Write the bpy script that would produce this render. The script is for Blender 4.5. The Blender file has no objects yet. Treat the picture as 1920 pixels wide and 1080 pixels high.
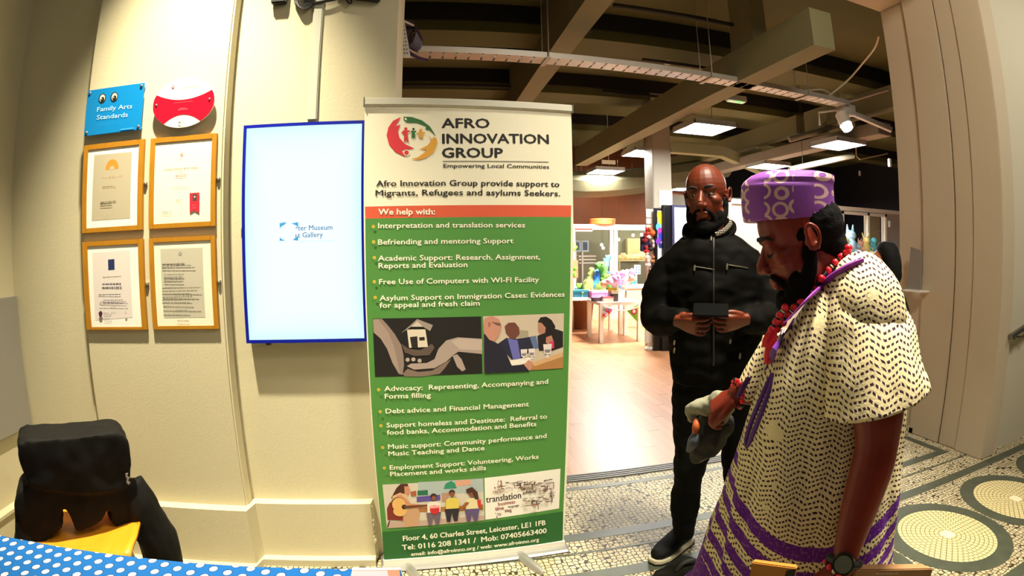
import bpy, bmesh, math, random
from mathutils import Vector, Matrix, noise
SC = bpy.context.scene
COL = SC.collection
random.seed(7)
PI = math.pi
# ---------------------------------------------------------------- camera (wide lens with mild barrel curvature), height 1.42 m
FPX, CUB, PITCH, ROLL, YAW, EYE = 1000.0, -0.0265, -0.0715, -0.0100, 0.1697, 1.42
def cam_to_world(d):
    x, y, z = d
    cr, sr, cp, sp, ca, sa = math.cos(ROLL), math.sin(ROLL), math.cos(PITCH), math.sin(PITCH), math.cos(YAW), math.sin(YAW)
    x, z = x*cr - z*sr, x*sr + z*cr
    y, z = y*cp - z*sp, y*sp + z*cp
    return Vector((x*ca + y*sa, -x*sa + y*ca, z))
cd = bpy.data.cameras.new('camera'); cam = bpy.data.objects.new('camera', cd); COL.objects.link(cam)
cd.type = 'PANO'; cd.sensor_fit = 'HORIZONTAL'; cd.sensor_width = 36.0; cd.clip_start = 0.02
cd.panorama_type = 'FISHEYE_LENS_POLYNOMIAL'
cd.fisheye_fov = math.radians(175)
MM = 1920/36.0/FPX
cd.fisheye_polynomial_k0 = 0.0
cd.fisheye_polynomial_k1 = -MM
cd.fisheye_polynomial_k2 = 0.0
cd.fisheye_polynomial_k3 = -CUB*MM**3
cd.fisheye_polynomial_k4 = 0.0
_r, _f, _u = cam_to_world((1,0,0)), cam_to_world((0,1,0)), cam_to_world((0,0,1))
cam.matrix_world = Matrix(((_r.x,_u.x,-_f.x,0),(_r.y,_u.y,-_f.y,0),(_r.z,_u.z,-_f.z,EYE),(0,0,0,1)))
SC.camera = cam
# ---------------------------------------------------------------- light of the place, with added fill lamps
SC.view_settings.view_transform = 'Standard'; SC.view_settings.look = 'None'
SC.view_settings.exposure = 0.12; SC.view_settings.gamma = 1.0; SC.view_settings.use_curve_mapping = False
W = bpy.data.worlds.new('hall_light'); SC.world = W; W.use_nodes = True
W.node_tree.nodes['Background'].inputs[0].default_value = (1.0, 0.90, 0.70, 1)
W.node_tree.nodes['Background'].inputs[1].default_value = 0.04
def area(name, loc, target, size, power, colour, spread=180):
    l = bpy.data.lights.new(name, 'AREA'); l.energy = power; l.size = size; l.color = colour; l.spread = math.radians(spread)
    o = bpy.data.objects.new(name, l); COL.objects.link(o); o.location = loc
    o.rotation_euler = (Vector(target)-Vector(loc)).to_track_quat('-Z', 'Y').to_euler()
    return o
def spot(name, loc, target, power, colour, cone, radius=.05):
    l = bpy.data.lights.new(name, 'SPOT'); l.energy = power; l.color = colour; l.spot_size = math.radians(cone); l.spot_blend = 1.0; l.shadow_soft_size = radius
    o = bpy.data.objects.new(name, l); COL.objects.link(o); o.location = loc
    o.rotation_euler = (Vector(target)-Vector(loc)).to_track_quat('-Z', 'Y').to_euler()
    return o
spot('downlight_by_screen', (-0.95, 1.45, 4.0), (-0.95, 2.15, 0.25), 1280, (1.0, 0.88, 0.64), 56)
area('hall_fill', (-0.4, -1.6, 3.4), (-0.8, 2.2, 1.2), 1.4, 7, (1.0, 0.92, 0.72))
area('fill_by_pier', (1.7, 0.0, 3.7), (3.6, 2.3, 1.5), 0.6, 60, (1.0, 0.90, 0.74))  # added lamp, unseen, to brighten the pier face
area('fill_by_stairs', (4.9, 0.4, 3.6), (4.4, 2.0, 1.0), 0.5, 30, (1.0, 0.92, 0.76))  # added lamp, unseen, to brighten the right wall
area('downlight_over_hall', (1.3, 0.9, 4.4), (1.2, 1.1, 0), 0.5, 62, (1.0, 0.92, 0.72), 70)

# ---------------------------------------------------------------- where a sight line meets a plane of the place
def ray(px, py):
    x, y = px-960.0, 540.0-py
    r = math.hypot(x, y)+1e-9; t = r/FPX; th = t + CUB*t**3
    return cam_to_world((math.sin(th)*x/r, math.cos(th), math.sin(th)*y/r))
ORI = Vector((0, 0, EYE))
def onp(px, py, P, n):
    d = ray(px, py); n = Vector(n); return ORI + d*((Vector(P)-ORI).dot(n)/d.dot(n))
def onY(px, py, Y): return onp(px, py, (0, Y, 0), (0, 1, 0))
def onX(px, py, X): return onp(px, py, (X, 0, 0), (1, 0, 0))
def onZ(px, py, Z): return onp(px, py, (0, 0, Z), (0, 0, 1))

# ---------------------------------------------------------------- materials
def lin(h):
    h = h.lstrip('#'); v = [int(h[i:i+2], 16)/255 for i in (0, 2, 4)]
    return tuple(c/12.92 if c <= .04045 else ((c+.055)/1.055)**2.4 for c in v)
_M = {}
def mat(hx, rough=.6, metal=0., emit=0., name=None, spec=.5, bump=0., bscale=60., vary=0.):
    k = (hx, rough, metal, emit, spec, bump, bscale, vary)
    if k in _M: return _M[k]
    m = bpy.data.materials.new(name or 'paint_'+hx.strip('#')); m.use_nodes = True
    nt = m.node_tree; b = nt.nodes['Principled BSDF']; c = lin(hx)
    b.inputs['Base Color'].default_value = (*c, 1); b.inputs['Roughness'].default_value = rough
    b.inputs['Metallic'].default_value = metal; b.inputs['Specular IOR Level'].default_value = spec
    if emit:
        b.inputs['Emission Color'].default_value = (*c, 1); b.inputs['Emission Strength'].default_value = emit
    if bump or vary:
        tc = nt.nodes.new('ShaderNodeTexCoord'); n = nt.nodes.new('ShaderNodeTexNoise')
        n.inputs['Scale'].default_value = bscale; n.inputs['Detail'].default_value = 4
        nt.links.new(tc.outputs['Object'], n.inputs['Vector'])
        if bump:
            bu = nt.nodes.new('ShaderNodeBump'); bu.inputs['Strength'].default_value = bump; bu.inputs['Distance'].default_value = .01
            nt.links.new(n.outputs['Fac'], bu.inputs['Height']); nt.links.new(bu.outputs['Normal'], b.inputs['Normal'])
        if vary:
            mx = nt.nodes.new('ShaderNodeMix'); mx.data_type = 'RGBA'
            mx.inputs['A'].default_value = (*[x*(1-vary) for x in c], 1); mx.inputs['B'].default_value = (*[min(1, x*(1+vary)) for x in c], 1)
            nt.links.new(n.outputs['Fac'], mx.inputs['Factor']); nt.links.new(mx.outputs['Result'], b.inputs['Base Color'])
    _M[k] = m; return m
class G:
    """a value in a shader graph, with arithmetic"""
    def __init__(s, nt, o): s.nt, s.o = nt, o
    def op(s, kind, b=None, c=None):
        n = s.nt.nodes.new('ShaderNodeMath'); n.operation = kind
        for i, v in enumerate((s, b, c)):
            if v is None: continue
            if isinstance(v, G): s.nt.links.new(v.o, n.inputs[i])
            else: n.inputs[i].default_value = v
        return G(s.nt, n.outputs[0])
    def __add__(s, b): return s.op('ADD', b)
    def __sub__(s, b): return s.op('SUBTRACT', b)
    def __mul__(s, b): return s.op('MULTIPLY', b)
    def __truediv__(s, b): return s.op('DIVIDE', b)
    def frac(s): return s.op('FRACT')
    def floor(s): return s.op('FLOOR')
    def abs(s): return s.op('ABSOLUTE')
    def sin(s): return s.op('SINE')
    def lt(s, b): return s.op('LESS_THAN', b)
    def gt(s, b): return s.op('GREATER_THAN', b)
    def mx(s, b): return s.op('MAXIMUM', b)
    def mn(s, b): return s.op('MINIMUM', b)
    def clamp(s): return s.op('MAXIMUM', 0.).op('MINIMUM', 1.)
class Mat:
    def __init__(s, name, rough=.7, spec=.4):
        s.m = bpy.data.materials.new(name); s.m.use_nodes = True; s.nt = s.m.node_tree; s.b = s.nt.nodes['Principled BSDF']
        s.b.inputs['Roughness'].default_value = rough; s.b.inputs['Specular IOR Level'].default_value = spec
    def coord(s, kind='Object'):
        t = s.nt.nodes.new('ShaderNodeTexCoord'); sp = s.nt.nodes.new('ShaderNodeSeparateXYZ')
        s.nt.links.new(t.outputs[kind], sp.inputs[0]); s.vec = t.outputs[kind]
        return [G(s.nt, sp.outputs[i]) for i in range(3)]
    def join(s, x, y, z=0.):
        n = s.nt.nodes.new('ShaderNodeCombineXYZ')
        for i, v in enumerate((x, y, z)):
            if isinstance(v, G): s.nt.links.new(v.o, n.inputs[i])
            else: n.inputs[i].default_value = v
        return n.outputs[0]
    def noise(s, scale, vec=None, detail=3, w=None):
        n = s.nt.nodes.new('ShaderNodeTexNoise'); n.inputs['Scale'].default_value = scale; n.inputs['Detail'].default_value = detail
        s.nt.links.new(vec or s.vec, n.inputs['Vector']); return G(s.nt, n.outputs['Fac'])
    def vor(s, scale, vec=None, feature='DISTANCE_TO_EDGE', rnd=1.0, out='Distance'):
        n = s.nt.nodes.new('ShaderNodeTexVoronoi'); n.feature = feature; n.inputs['Scale'].default_value = scale; n.inputs['Randomness'].default_value = rnd
        s.nt.links.new(vec or s.vec, n.inputs['Vector']); return n.outputs[out]
    def mix(s, f, a, b):
        n = s.nt.nodes.new('ShaderNodeMix'); n.data_type = 'RGBA'
        if isinstance(f, G): s.nt.links.new(f.o, n.inputs['Factor'])
        else: n.inputs['Factor'].default_value = f
        for k, v in (('A', a), ('B', b)):
            if isinstance(v, str): n.inputs[k].default_value = (*lin(v), 1)
            else: s.nt.links.new(v, n.inputs[k])
        return n.outputs['Result']
    def colour(s, c, emit=0): 
        s.nt.links.new(c, s.b.inputs['Base Color'])
        if emit: s.nt.links.new(c, s.b.inputs['Emission Color']); s.b.inputs['Emission Strength'].default_value = emit
        return s
    def bump(s, h, strength=.3, dist=.005):
        n = s.nt.nodes.new('ShaderNodeBump'); n.inputs['Strength'].default_value = strength; n.inputs['Distance'].default_value = dist
        s.nt.links.new(h.o if isinstance(h, G) else h, n.inputs['Height']); s.nt.links.new(n.outputs['Normal'], s.b.inputs['Normal']); return s

# ---------------------------------------------------------------- objects
BASE = {}
def tag(o, label=None, cat=None, group=None, kind=None):
    if label: o['label'] = label
    if cat: o['category'] = cat
    if group: o['group'] = group
    if kind: o['kind'] = kind
    return o
def thing(name, label, cat, loc=(0, 0, 0), group=None):
    o = bpy.data.objects.new(name, None); COL.objects.link(o); o.location = loc; o.empty_display_size = .05
    BASE[o.name] = Vector(loc); return tag(o, label, cat, group)
def link(name, me, m, parent=None, smooth=True, label=None):
    o = bpy.data.objects.new(name, me); COL.objects.link(o)
    for x in (m if isinstance(m, (list, tuple)) else [m]):
        if x is not None: me.materials.append(x)
    if parent is not None:
        b = BASE[parent.name]; me.transform(Matrix.Translation(-b)); o.parent = parent; BASE[o.name] = b
    else: BASE[o.name] = Vector((0, 0, 0))
    if smooth:
        me.shade_smooth()
        try: me.set_sharp_from_angle(angle=math.radians(38))
        except Exception: pass
    if label: o['label'] = label
    return o
def obj(name, bm, m, parent=None, smooth=True, label=None, bevel=0.):
    bmesh.ops.recalc_face_normals(bm, faces=bm.faces[:])
    if bevel: bmesh.ops.bevel(bm, geom=[e for e in bm.edges if e.is_manifold and e.calc_face_angle(0) > .6], offset=bevel, segments=2, affect='EDGES', clamp_overlap=True)
    me = bpy.data.meshes.new(name); bm.to_mesh(me); bm.free(); me.update()
    return link(name, me, m, parent, smooth, label)
def struct(name, bm, m, smooth=False): return tag(obj(name, bm, m, None, smooth), kind='structure')
def dup(root, loc, label=None, group=None, rotz=None):
    r = root.copy(); COL.objects.link(r); r.location = loc
    if rotz is not None: r.rotation_euler = (0, 0, rotz)
    if label: r['label'] = label
    if group: r['group'] = group
    for ch in list(root.children):
        c = ch.copy(); COL.objects.link(c); c.parent = r
        for g in ch.children:
            d = g.copy(); COL.objects.link(d); d.parent = c
    return r
NB = bmesh.new
def box(bm, lo, hi, M=None):
    v = [bm.verts.new((x, y, z)) for x in (lo[0], hi[0]) for y in (lo[1], hi[1]) for z in (lo[2], hi[2])]
    for q in ((0,1,3,2),(4,6,7,5),(0,4,5,1),(2,3,7,6),(0,2,6,4),(1,5,7,3)): bm.faces.new([v[i] for i in q])
    if M is not None:
        for a in v: a.co = M @ a.co
    return bm
def cbox(bm, c, s, M=None): return box(bm, [c[i]-s[i]/2 for i in range(3)], [c[i]+s[i]/2 for i in range(3)], M)
def loft(bm, rings, cap=True):
    R = [[bm.verts.new(p) for p in r] for r in rings]; n = len(R[0])
    for a, b in zip(R, R[1:]):
        for i in range(n): bm.faces.new((a[i], a[(i+1) % n], b[(i+1) % n], b[i]))
    if cap: bm.faces.new(list(reversed(R[0]))); bm.faces.new(R[-1])
    return R
def ring(c, U, V, n=20, p=2.0):
    c, U, V = Vector(c), Vector(U), Vector(V); o = []
    for i in range(n):
        a = 2*PI*i/n; x, y = math.cos(a), math.sin(a)
        x = math.copysign(abs(x)**(2/p), x); y = math.copysign(abs(y)**(2/p), y)
        o.append(c + U*x + V*y)
    return o
def spl(pts, k=6):
    P = [Vector(p) for p in pts]
    if len(P) < 3: return [P[0].lerp(P[-1], i/k) for i in range(k+1)]
    P = [2*P[0]-P[1]] + P + [2*P[-1]-P[-2]]; o = []
    for i in range(1, len(P)-2):
        a, b, c, d = P[i-1:i+3]
        for j in range(k):
            t = j/k; o.append(.5*((2*b)+(c-a)*t+(2*a-5*b+4*c-d)*t*t+(3*b-a-3*c+d)*t**3))
    o.append(P[-2]); return o
def tube(bm, pts, r, n=8, smooth=0, cap=True, flat=1.0):
    if smooth:
        rr = [r]*len(pts) if not isinstance(r, (list, tuple)) else r
        q = spl([(*Vector(p),) for p in pts], smooth); R = spl([(a, 0, 0) for a in rr], smooth); pts = q; r = [a.x for a in R]
    pts = [Vector(p) for p in pts]; rr = [r]*len(pts) if not isinstance(r, (list, tuple)) else r
    u = None; rings = []
    for i, p in enumerate(pts):
        t = (pts[min(i+1, len(pts)-1)] - pts[max(i-1, 0)])
        t = t.normalized() if t.length > 1e-9 else Vector((0, 0, 1))
        if u is None: u = t.orthogonal().normalized()
        u = (u - t*u.dot(t)); u = u.normalized() if u.length > 1e-6 else t.orthogonal().normalized()
        rings.append(ring(p, u*rr[i], t.cross(u)*rr[i]*flat, n))
    loft(bm, rings, cap); return bm
def limb(bm, pts, r, n=14, smooth=5):
    tube(bm, pts, r, n, smooth)
    for p, q in ((pts[0], r[0]), (pts[-1], r[-1])): ell(bm, p, (q*.98, q*.98, q*.98), n=10)
    return bm
def ell(bm, c, r, M=None, n=16):
    T = Matrix.Translation(Vector(c)); S = Matrix.Diagonal((r[0], r[1], r[2], 1))
    bmesh.ops.create_uvsphere(bm, u_segments=n, v_segments=max(6, n*3//4), radius=1.0, matrix=T @ (M.to_4x4() if M else Matrix()) @ S)
    return bm
def cyl(bm, a, b, r, n=16, r2=None): return tube(bm, [a, b], [r, r if r2 is None else r2], n)
def lathe(bm, c, prof, n=24):
    loft(bm, [ring((c[0], c[1], c[2]+z), (max(r, 1e-4), 0, 0), (0, max(r, 1e-4), 0), n) for r, z in prof]); return bm
def prism(bm, pts, d):
    d = Vector(d); a = [bm.verts.new(p) for p in pts]; b = [bm.verts.new(Vector(p)+d) for p in pts]; n = len(a)
    bm.faces.new(a); bm.faces.new(list(reversed(b)))
    for i in range(n): bm.faces.new((a[i], b[i], b[(i+1) % n], a[(i+1) % n]))
    return bm
def remesh(bm, voxel, smooth=3, fold=None):
    bmesh.ops.recalc_face_normals(bm, faces=bm.faces[:])
    me = bpy.data.meshes.new('tmp'); bm.to_mesh(me); bm.free()
    o = bpy.data.objects.new('tmp', me); COL.objects.link(o)
    m = o.modifiers.new('r', 'REMESH'); m.mode = 'VOXEL'; m.voxel_size = voxel; m.use_smooth_shade = True
    if smooth:
        s = o.modifiers.new('s', 'SMOOTH'); s.factor = .5; s.iterations = smooth
    dg = bpy.context.evaluated_depsgraph_get(); me2 = bpy.data.meshes.new_from_object(o.evaluated_get(dg))
    bpy.data.objects.remove(o); bpy.data.meshes.remove(me); me2.materials.clear()
    if fold:
        me2.update(); N = [v.normal.copy() for v in me2.vertices]
        for v, nn in zip(me2.vertices, N): v.co += nn*fold(v.co)
        me2.update()
    return me2
def body(name, bm, m, parent=None, voxel=.005, smooth=3, fold=None, label=None):
    me = remesh(bm, voxel, smooth, fold); me.name = name
    o = link(name, me, m, parent, False, label); me.shade_smooth(); return o
def folds(sx, sy, sz, amp, seed=0):
    def f(p): return amp*(noise.noise(Vector((p.x*sx+seed, p.y*sy, p.z*sz)))+.5*noise.noise(Vector((p.x*sx*2.3+seed, p.y*sy*2.3+4, p.z*sz*2.3))))
    return f
# ---------------------------------------------------------------- flat printed artwork and lettering
def text_mesh(s, size=1.0, bold=0.):
    cu = bpy.data.curves.new('t', 'FONT'); cu.body = s; cu.size = size; cu.offset = bold; cu.resolution_u = 2
    o = bpy.data.objects.new('t', cu); COL.objects.link(o)
    me = bpy.data.meshes.new_from_object(o.evaluated_get(bpy.context.evaluated_depsgraph_get()))
    bpy.data.objects.remove(o); bpy.data.curves.remove(cu); return me
class Art:
    """print lying on a plane: origin P, axes e (along) and u (up), n towards the viewer"""
    def __init__(s, P, e, u=(0, 0, 1), lift=.0006):
        s.P, s.e, s.u = Vector(P), Vector(e).normalized(), Vector(u).normalized(); s.n = s.e.cross(s.u); s.bm = NB(); s.m = []; s.z = lift
    def slot(s, hx, kw):
        m = mat(hx, **kw)
        if m not in s.m: s.m.append(m)
        return s.m.index(m)
    def pt(s, a, b, z): return s.P + s.e*a + s.u*b + s.n*z
    def px(s, x, y):
        q = onp(x, y, s.P, s.n) - s.P; return (q.dot(s.e), q.dot(s.u))
    def poly(s, pts, hx, **kw):
        s.z += .00012; f = s.bm.faces.new([s.bm.verts.new(s.pt(a, b, s.z)) for a, b in pts]); f.material_index = s.slot(hx, kw)
        f.normal_update()
        if f.normal.dot(s.n) < 0: f.normal_flip()
    def oval(s, c, r, hx, n=20, **kw): s.poly([(c[0]+r[0]*math.cos(2*PI*i/n), c[1]+r[1]*math.sin(2*PI*i/n)) for i in range(n)], hx, **kw)
    def rect(s, a, b, hx, **kw): s.poly([(a[0], a[1]), (b[0], a[1]), (b[0], b[1]), (a[0], b[1])], hx, **kw)
    def text(s, t, a, b, hx, cap, bold=.012, **kw):
        """baseline from a to b, capital height cap"""
        s.z += .00012; me = text_mesh(t, 1.0, 0.); xs = [v.co.x for v in me.vertices]
        if not xs: return
        x0, x1 = min(xs), max(xs); A, B = Vector(a), Vector(b); d = (B-A)/(x1-x0); k = cap/.71; nrm = Vector((-d.y, d.x)).normalized()
        mi = s.slot(hx, kw); w = bold*k*1.5
        for sx, sy in (((-w, 0), (w, 0), (0, w*.7), (0, -w*.7)) if bold else ((0, 0),)):   # heavier strokes: the same letters set again a hair to each side
            s.z += .00002; vs = [s.bm.verts.new(s.pt(*(A + d*(v.co.x-x0) + nrm*(v.co.y*k) + Vector((sx, sy))), s.z)) for v in me.vertices]
            for p in me.polygons:
                f = s.bm.faces.new([vs[i] for i in p.vertices]); f.material_index = mi
        bpy.data.meshes.remove(me)
    def lines(s, a, b, n, hx, t=.25, seed=0, centre=False, **kw):
        """rows of small print too fine to read, in the box a-b"""
        R = random.Random(seed); h = (b[1]-a[1])/n
        for i in range(n):
            w = (b[0]-a[0])*R.uniform(.55, 1); x = a[0] + ((b[0]-a[0]-w)/2 if centre else 0); y = b[1]-h*(i+1); e = x
            while e < x+w:
                q = min(x+w, e+R.uniform(.006, .022)); s.rect((e, y), (q, y+h*t), hx, **kw); e = q+.003
    def done(s, name, parent, label=None):
        me = bpy.data.meshes.new(name); s.bm.to_mesh(me); s.bm.free(); return link(name, me, s.m, parent, False, label)
# ================================================================ SETTING
plaster = mat('#cbc3a3', .75, bump=.06, bscale=90, vary=.03)
plaster_r = mat('#c4b49a', .75, bump=.05, bscale=80, vary=.03)
# ---- floor of small mosaic stones with dark stone bands and rings
mz = Mat('mosaic_stone', .55); x, y, z = mz.coord()
jit = mz.noise(3.0)
edge = G(mz.nt, mz.vor(38.0, rnd=.5)); cellc = mz.vor(38.0, feature='F1', rnd=.5, out='Color')
sep = mz.nt.nodes.new('ShaderNodeSeparateColor'); mz.nt.links.new(cellc, sep.inputs[0]); rnd = G(mz.nt, sep.outputs[0])
stone = mz.mix(rnd, '#9c8c66', '#d8caa2'); stone = mz.mix(jit.clamp(), stone, '#c9bb97')
mz.colour(mz.mix(edge.lt(.085), stone, '#332b1b')).bump(edge, .12, .002)
md = Mat('dark_band_stone', .45); md.coord(); md.colour(md.mix(md.noise(14.), '#3c4034', '#565a48'))
bm = NB(); box(bm, (-5, -2.5, -.12), (7, 2.93, 0)); fl = struct('floor', bm, [mz.m, md.m])
bm = NB()
def flat(pts, h=.0015):
    prism(bm, [Vector((a, b, 0)) for a, b in pts], (0, 0, h))
def strip(x0, y0, x1, y1): flat([(x0, y0), (x1, y0), (x1, y1), (x0, y1)])
strip(-.1, 2.25, 3.57, 2.32); strip(-.1, 2.82, 3.60, 2.858); strip(3.50, 2.32, 3.57, 2.82); strip(-.11, 2.32, -.05, 2.82)
strip(-5, 2.128, 3.64, 2.142); strip(-5, 1.90, 7, 1.975); strip(-5, .96, 7, 1.03)
def annulus(cx, cy, r0, r1, n=56):
    for i in range(n):
        a, b = 2*PI*i/n, 2*PI*(i+1)/n
        flat([(cx+r0*math.cos(a), cy+r0*math.sin(a)), (cx+r1*math.cos(a), cy+r1*math.sin(a)), (cx+r1*math.cos(b), cy+r1*math.sin(b)), (cx+r0*math.cos(b), cy+r0*math.sin(b))])
for k in range(-5, 5): annulus(2.5+.757*k, 1.467, .283, .374)
bm.verts.ensure_lookup_table(); struct('floor_band', bm, md.m)
mc = mat('#efe3bd', .6); bm = NB()
for k in range(-5, 5): box(bm, (2.5+.757*k-.035, 1.467-.035, 0), (2.5+.757*k+.035, 1.467+.035, .0015))
struct('floor_square', bm, mc)
# concentric courses of stone inside each ring
mr = Mat('mosaic_disc', .55); x, y, z = mr.coord()
fx = ((x-(2.5-.757*.5))/.757).frac()-.5; fx = fx*.757; fy = y-1.467
rad = (fx*fx+fy*fy).op('SQRT'); ang = fy.op('ARCTAN2', fx)
row = (rad/.026); e1 = (row.frac()-.5).abs(); seg = (row.floor()+1.)*5.0; e2 = ((ang*seg/(2*PI)).frac()-.5).abs()
j = mr.noise(40.)
mr.colour(mr.mix(e1.mx(e2).gt(.44), mr.mix(j, '#efe0a8', '#cdb981'), '#4a3f26'))
bm = NB()
for k in range(-5, 5): flat([(2.5+.757*k+.284*math.cos(2*PI*i/48), 1.467+.284*math.sin(2*PI*i/48)) for i in range(48)], .0010)
struct('floor_disc', bm, mr.m)
# ---- shop floor: planks running away from the door
mw = Mat('oak_planks', .38, .5); x, y, z = mw.coord()
col_ = (x/.09).floor(); sh = (col_*.377).frac(); ly = (y/1.3+sh)
ed = ((x/.09).frac()-.5).abs().gt(.485).mx((ly.frac()-.5).abs().gt(.496))
rr = (col_*12.9898 + ly.floor()*78.233).sin()*43758.5; rr = rr.frac()
gr = mw.noise(6., mw.join(x*8., y*.6, 0.), 4)
mw.colour(mw.mix(ed, mw.mix(gr, mw.mix(rr, '#a06c48', '#b98660'), '#b07c56'), '#6a3d22'))
bm = NB(); box(bm, (-3, 3.03, -.12), (12, 12.6, .0)); struct('floor_shop', bm, mw.m)
al = mat('#6c6b68', .5, .3)
bm = NB(); box(bm, (-.11, 2.93, -.1), (3.65, 3.04, .003))
for k in range(4): box(bm, (-.11, 2.937+k*.027, .003), (3.65, 2.950+k*.027, .008))
struct('trim_threshold', bm, al)
# ---- wall with the screen, pilaster and dado
bm = NB()
box(bm, (-2.085, 2.26, 0), (-.11, 3.02, 4.6)); struct('wall_back', bm, plaster)
def soft_edge_box(lo, hi, b=.012):
    m = NB(); box(m, lo, hi); return m
bm = NB(); box(bm, (-1.56, 2.18, .30), (-.838, 2.262, 4.6)); 
tag(obj('wall_pilaster', bm, plaster, bevel=.008), kind='structure')
led = .31
bm = NB(); prism(bm, [(-2.085, 2.21, 0), (-1.60, 2.21, 0), (-1.60, 2.125, 0), (-.828, 2.125, 0), (-.808, 2.207, 0), (-.272, 2.207, 0), (-.262, 2.265, 0), (-2.085, 2.265, 0)], (0, 0, led)); 
for i in range(26):   # chipped plaster along the free edge of the dado
    h = random.uniform(.01, led-.01); s_ = random.uniform(.003, .008)
    ell(bm, (-.270+random.uniform(-.003, .004), 2.207+random.uniform(-.002, .03), h), (s_, s_, s_*1.8), n=6)
struct('trim_dado', bm, plaster)
bm = NB(); prism(bm, [(-2.05, 2.165, 0), (-1.60, 2.165, 0), (-1.60, 2.085, 0), (-.826, 2.085, 0), (-.806, 2.165, 0), (-.272, 2.165, 0), (-.272, 2.21, 0), (-2.05, 2.21, 0)], (0, 0, .035)); struct('baseboard_back', bm, plaster)
bm = NB(); box(bm, (-2.5, -2, 0), (-2.08, 2.3, 4.6)); struct('wall_left', bm, plaster)
bm = NB(); box(bm, (-2.085, .3, 0), (-2.03, 2.21, .29)); box(bm, (-2.085, .3, .29), (-2.02, 2.21, .305)); struct('trim_dado_left', bm, plaster)
grey = mat('#8f8c82', .7)  # shade on the left wall, built as a raised grey panel
bm = NB(); box(bm, (-2.085, .9, .62), (-2.055, 2.255, 1.27)); 
o = obj('wall_shade_panel', bm, grey, bevel=.004); tag(o, 'grey panel standing in for shade low on the left wall beside the chair', 'panel')
# ---- head and right side of the opening
bm = NB(); box(bm, (-6, 2.26, 3.47), (8, 3.02, 4.6)); struct('wall_head', bm, plaster_r)
bm = NB(); box(bm, (3.66, 2.245, 0), (3.84, 2.425, 3.47)); box(bm, (3.655, 2.433, 0), (3.84, 2.74, 3.47)); box(bm, (3.695, 2.74, 0), (3.84, 3.02, 3.47))
box(bm, (3.64, 2.0, 0), (3.835, 2.25, 3.47)); box(bm, (3.655, 2.69, 0), (3.72, 2.76, .05))
tag(obj('wall_pier', bm, plaster_r, bevel=.006), kind='structure')
bm = NB(); box(bm, (3.668, 2.42, 0), (3.70, 2.44, 3.47)); struct('trim_pier_groove', bm, mat('#4a2c14', .6))
bm = NB(); box(bm, (3.80, 2.06, 0), (8, 2.3, 4.6)); struct('wall_right', bm, mat('#cbc3ac', .75, bump=.05, bscale=80, vary=.03))
# ---- shop shell
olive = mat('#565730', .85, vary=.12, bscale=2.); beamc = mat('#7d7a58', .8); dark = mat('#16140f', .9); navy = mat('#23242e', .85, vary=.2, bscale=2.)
bm = NB(); box(bm, (-3, 3.0, 3.9), (12, 12.6, 4.1)); struct('ceiling', bm, olive)
brown = mat('#5a2a04', .85, vary=.5, bscale=1.2)
bm = NB(); box(bm, (-3, 12.2, 0), (7.1, 12.4, 3.9)); struct('wall_shop_back', bm, brown)
bm = NB(); box(bm, (7.1, 12.2, 0), (12, 12.4, 3.9)); struct('wall_shop_back_dark', bm, navy)
bm = NB(); box(bm, (11.8, 3.0, 0), (12, 12.4, 3.9)); struct('wall_shop_right', bm, navy)
bm = NB(); box(bm, (-3, 3.02, 0), (-2.8, 12.4, 3.9)); struct('wall_shop_left', bm, dark)
bm = NB(); box(bm, (3.84, 2.9, 0), (12, 3.02, 3.9)); struct('wall_shop_front', bm, navy)
bm = NB(); box(bm, (1.19, 3.02, 3.3), (1.40, 12.2, 3.9)); struct('ceiling_beam', bm, beamc)
bm = NB(); box(bm, (2.87, 3.06, 3.0), (3.10, 9.6, 3.32)); box(bm, (2.90, 3.9, 3.3), (3.07, 4.25, 3.9)); struct('ceiling_duct', bm, beamc)
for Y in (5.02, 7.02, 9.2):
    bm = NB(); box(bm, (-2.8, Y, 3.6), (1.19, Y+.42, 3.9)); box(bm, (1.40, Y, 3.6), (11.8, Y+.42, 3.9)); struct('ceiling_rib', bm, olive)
    bm = NB(); box(bm, (-2.8, Y-.03, 3.71), (1.185, Y-.002, 3.9)); box(bm, (1.405, Y-.03, 3.71), (11.8, Y-.002, 3.9)); struct('ceiling_rib_shade', bm, dark)  # black strips put in for the shade on the rib fronts
for pts in ([(5.9, 6.8), (5.9, 12)], [(5.9, 3.1), (5.9, 6.6)]):
    bm = NB(); box(bm, (pts[0][0]-.1, pts[0][1], 3.3), (pts[0][0]+.1, pts[1][1], 3.6)); struct('ceiling_beam', bm, beamc)
bm = NB(); box(bm, (3.26, 7.0, 0), (3.56, 7.3, 3.9)); tag(obj('column', bm, mat('#b3aa9a', .6), bevel=.01), kind='structure')
bm = NB()   # deep arched downstand across the far end
tube(bm, [(1.4, 10.2, 3.0), (3.2, 10.2, 2.72), (5.4, 10.2, 3.0), (6.6, 10.2, 3.3)], .22, 8, 6, flat=1.4); struct('ceiling_arch', bm, mat('#55523a', .85))
bm = NB()   # sloping brace from the column towards the right
tube(bm, [(3.4, 8.4, 3.2), (5.3, 8.4, 3.2), (6.9, 8.4, 2.75)], .13, 4); struct('ceiling_brace', bm, beamc)
# ================================================================ ON THE PILASTER AND THE SCREEN WALL
WY = 2.18
def wall_art(Y, lift=.0006): return Art((0, Y, 0), (1, 0, 0), (0, 0, 1), lift)
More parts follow.
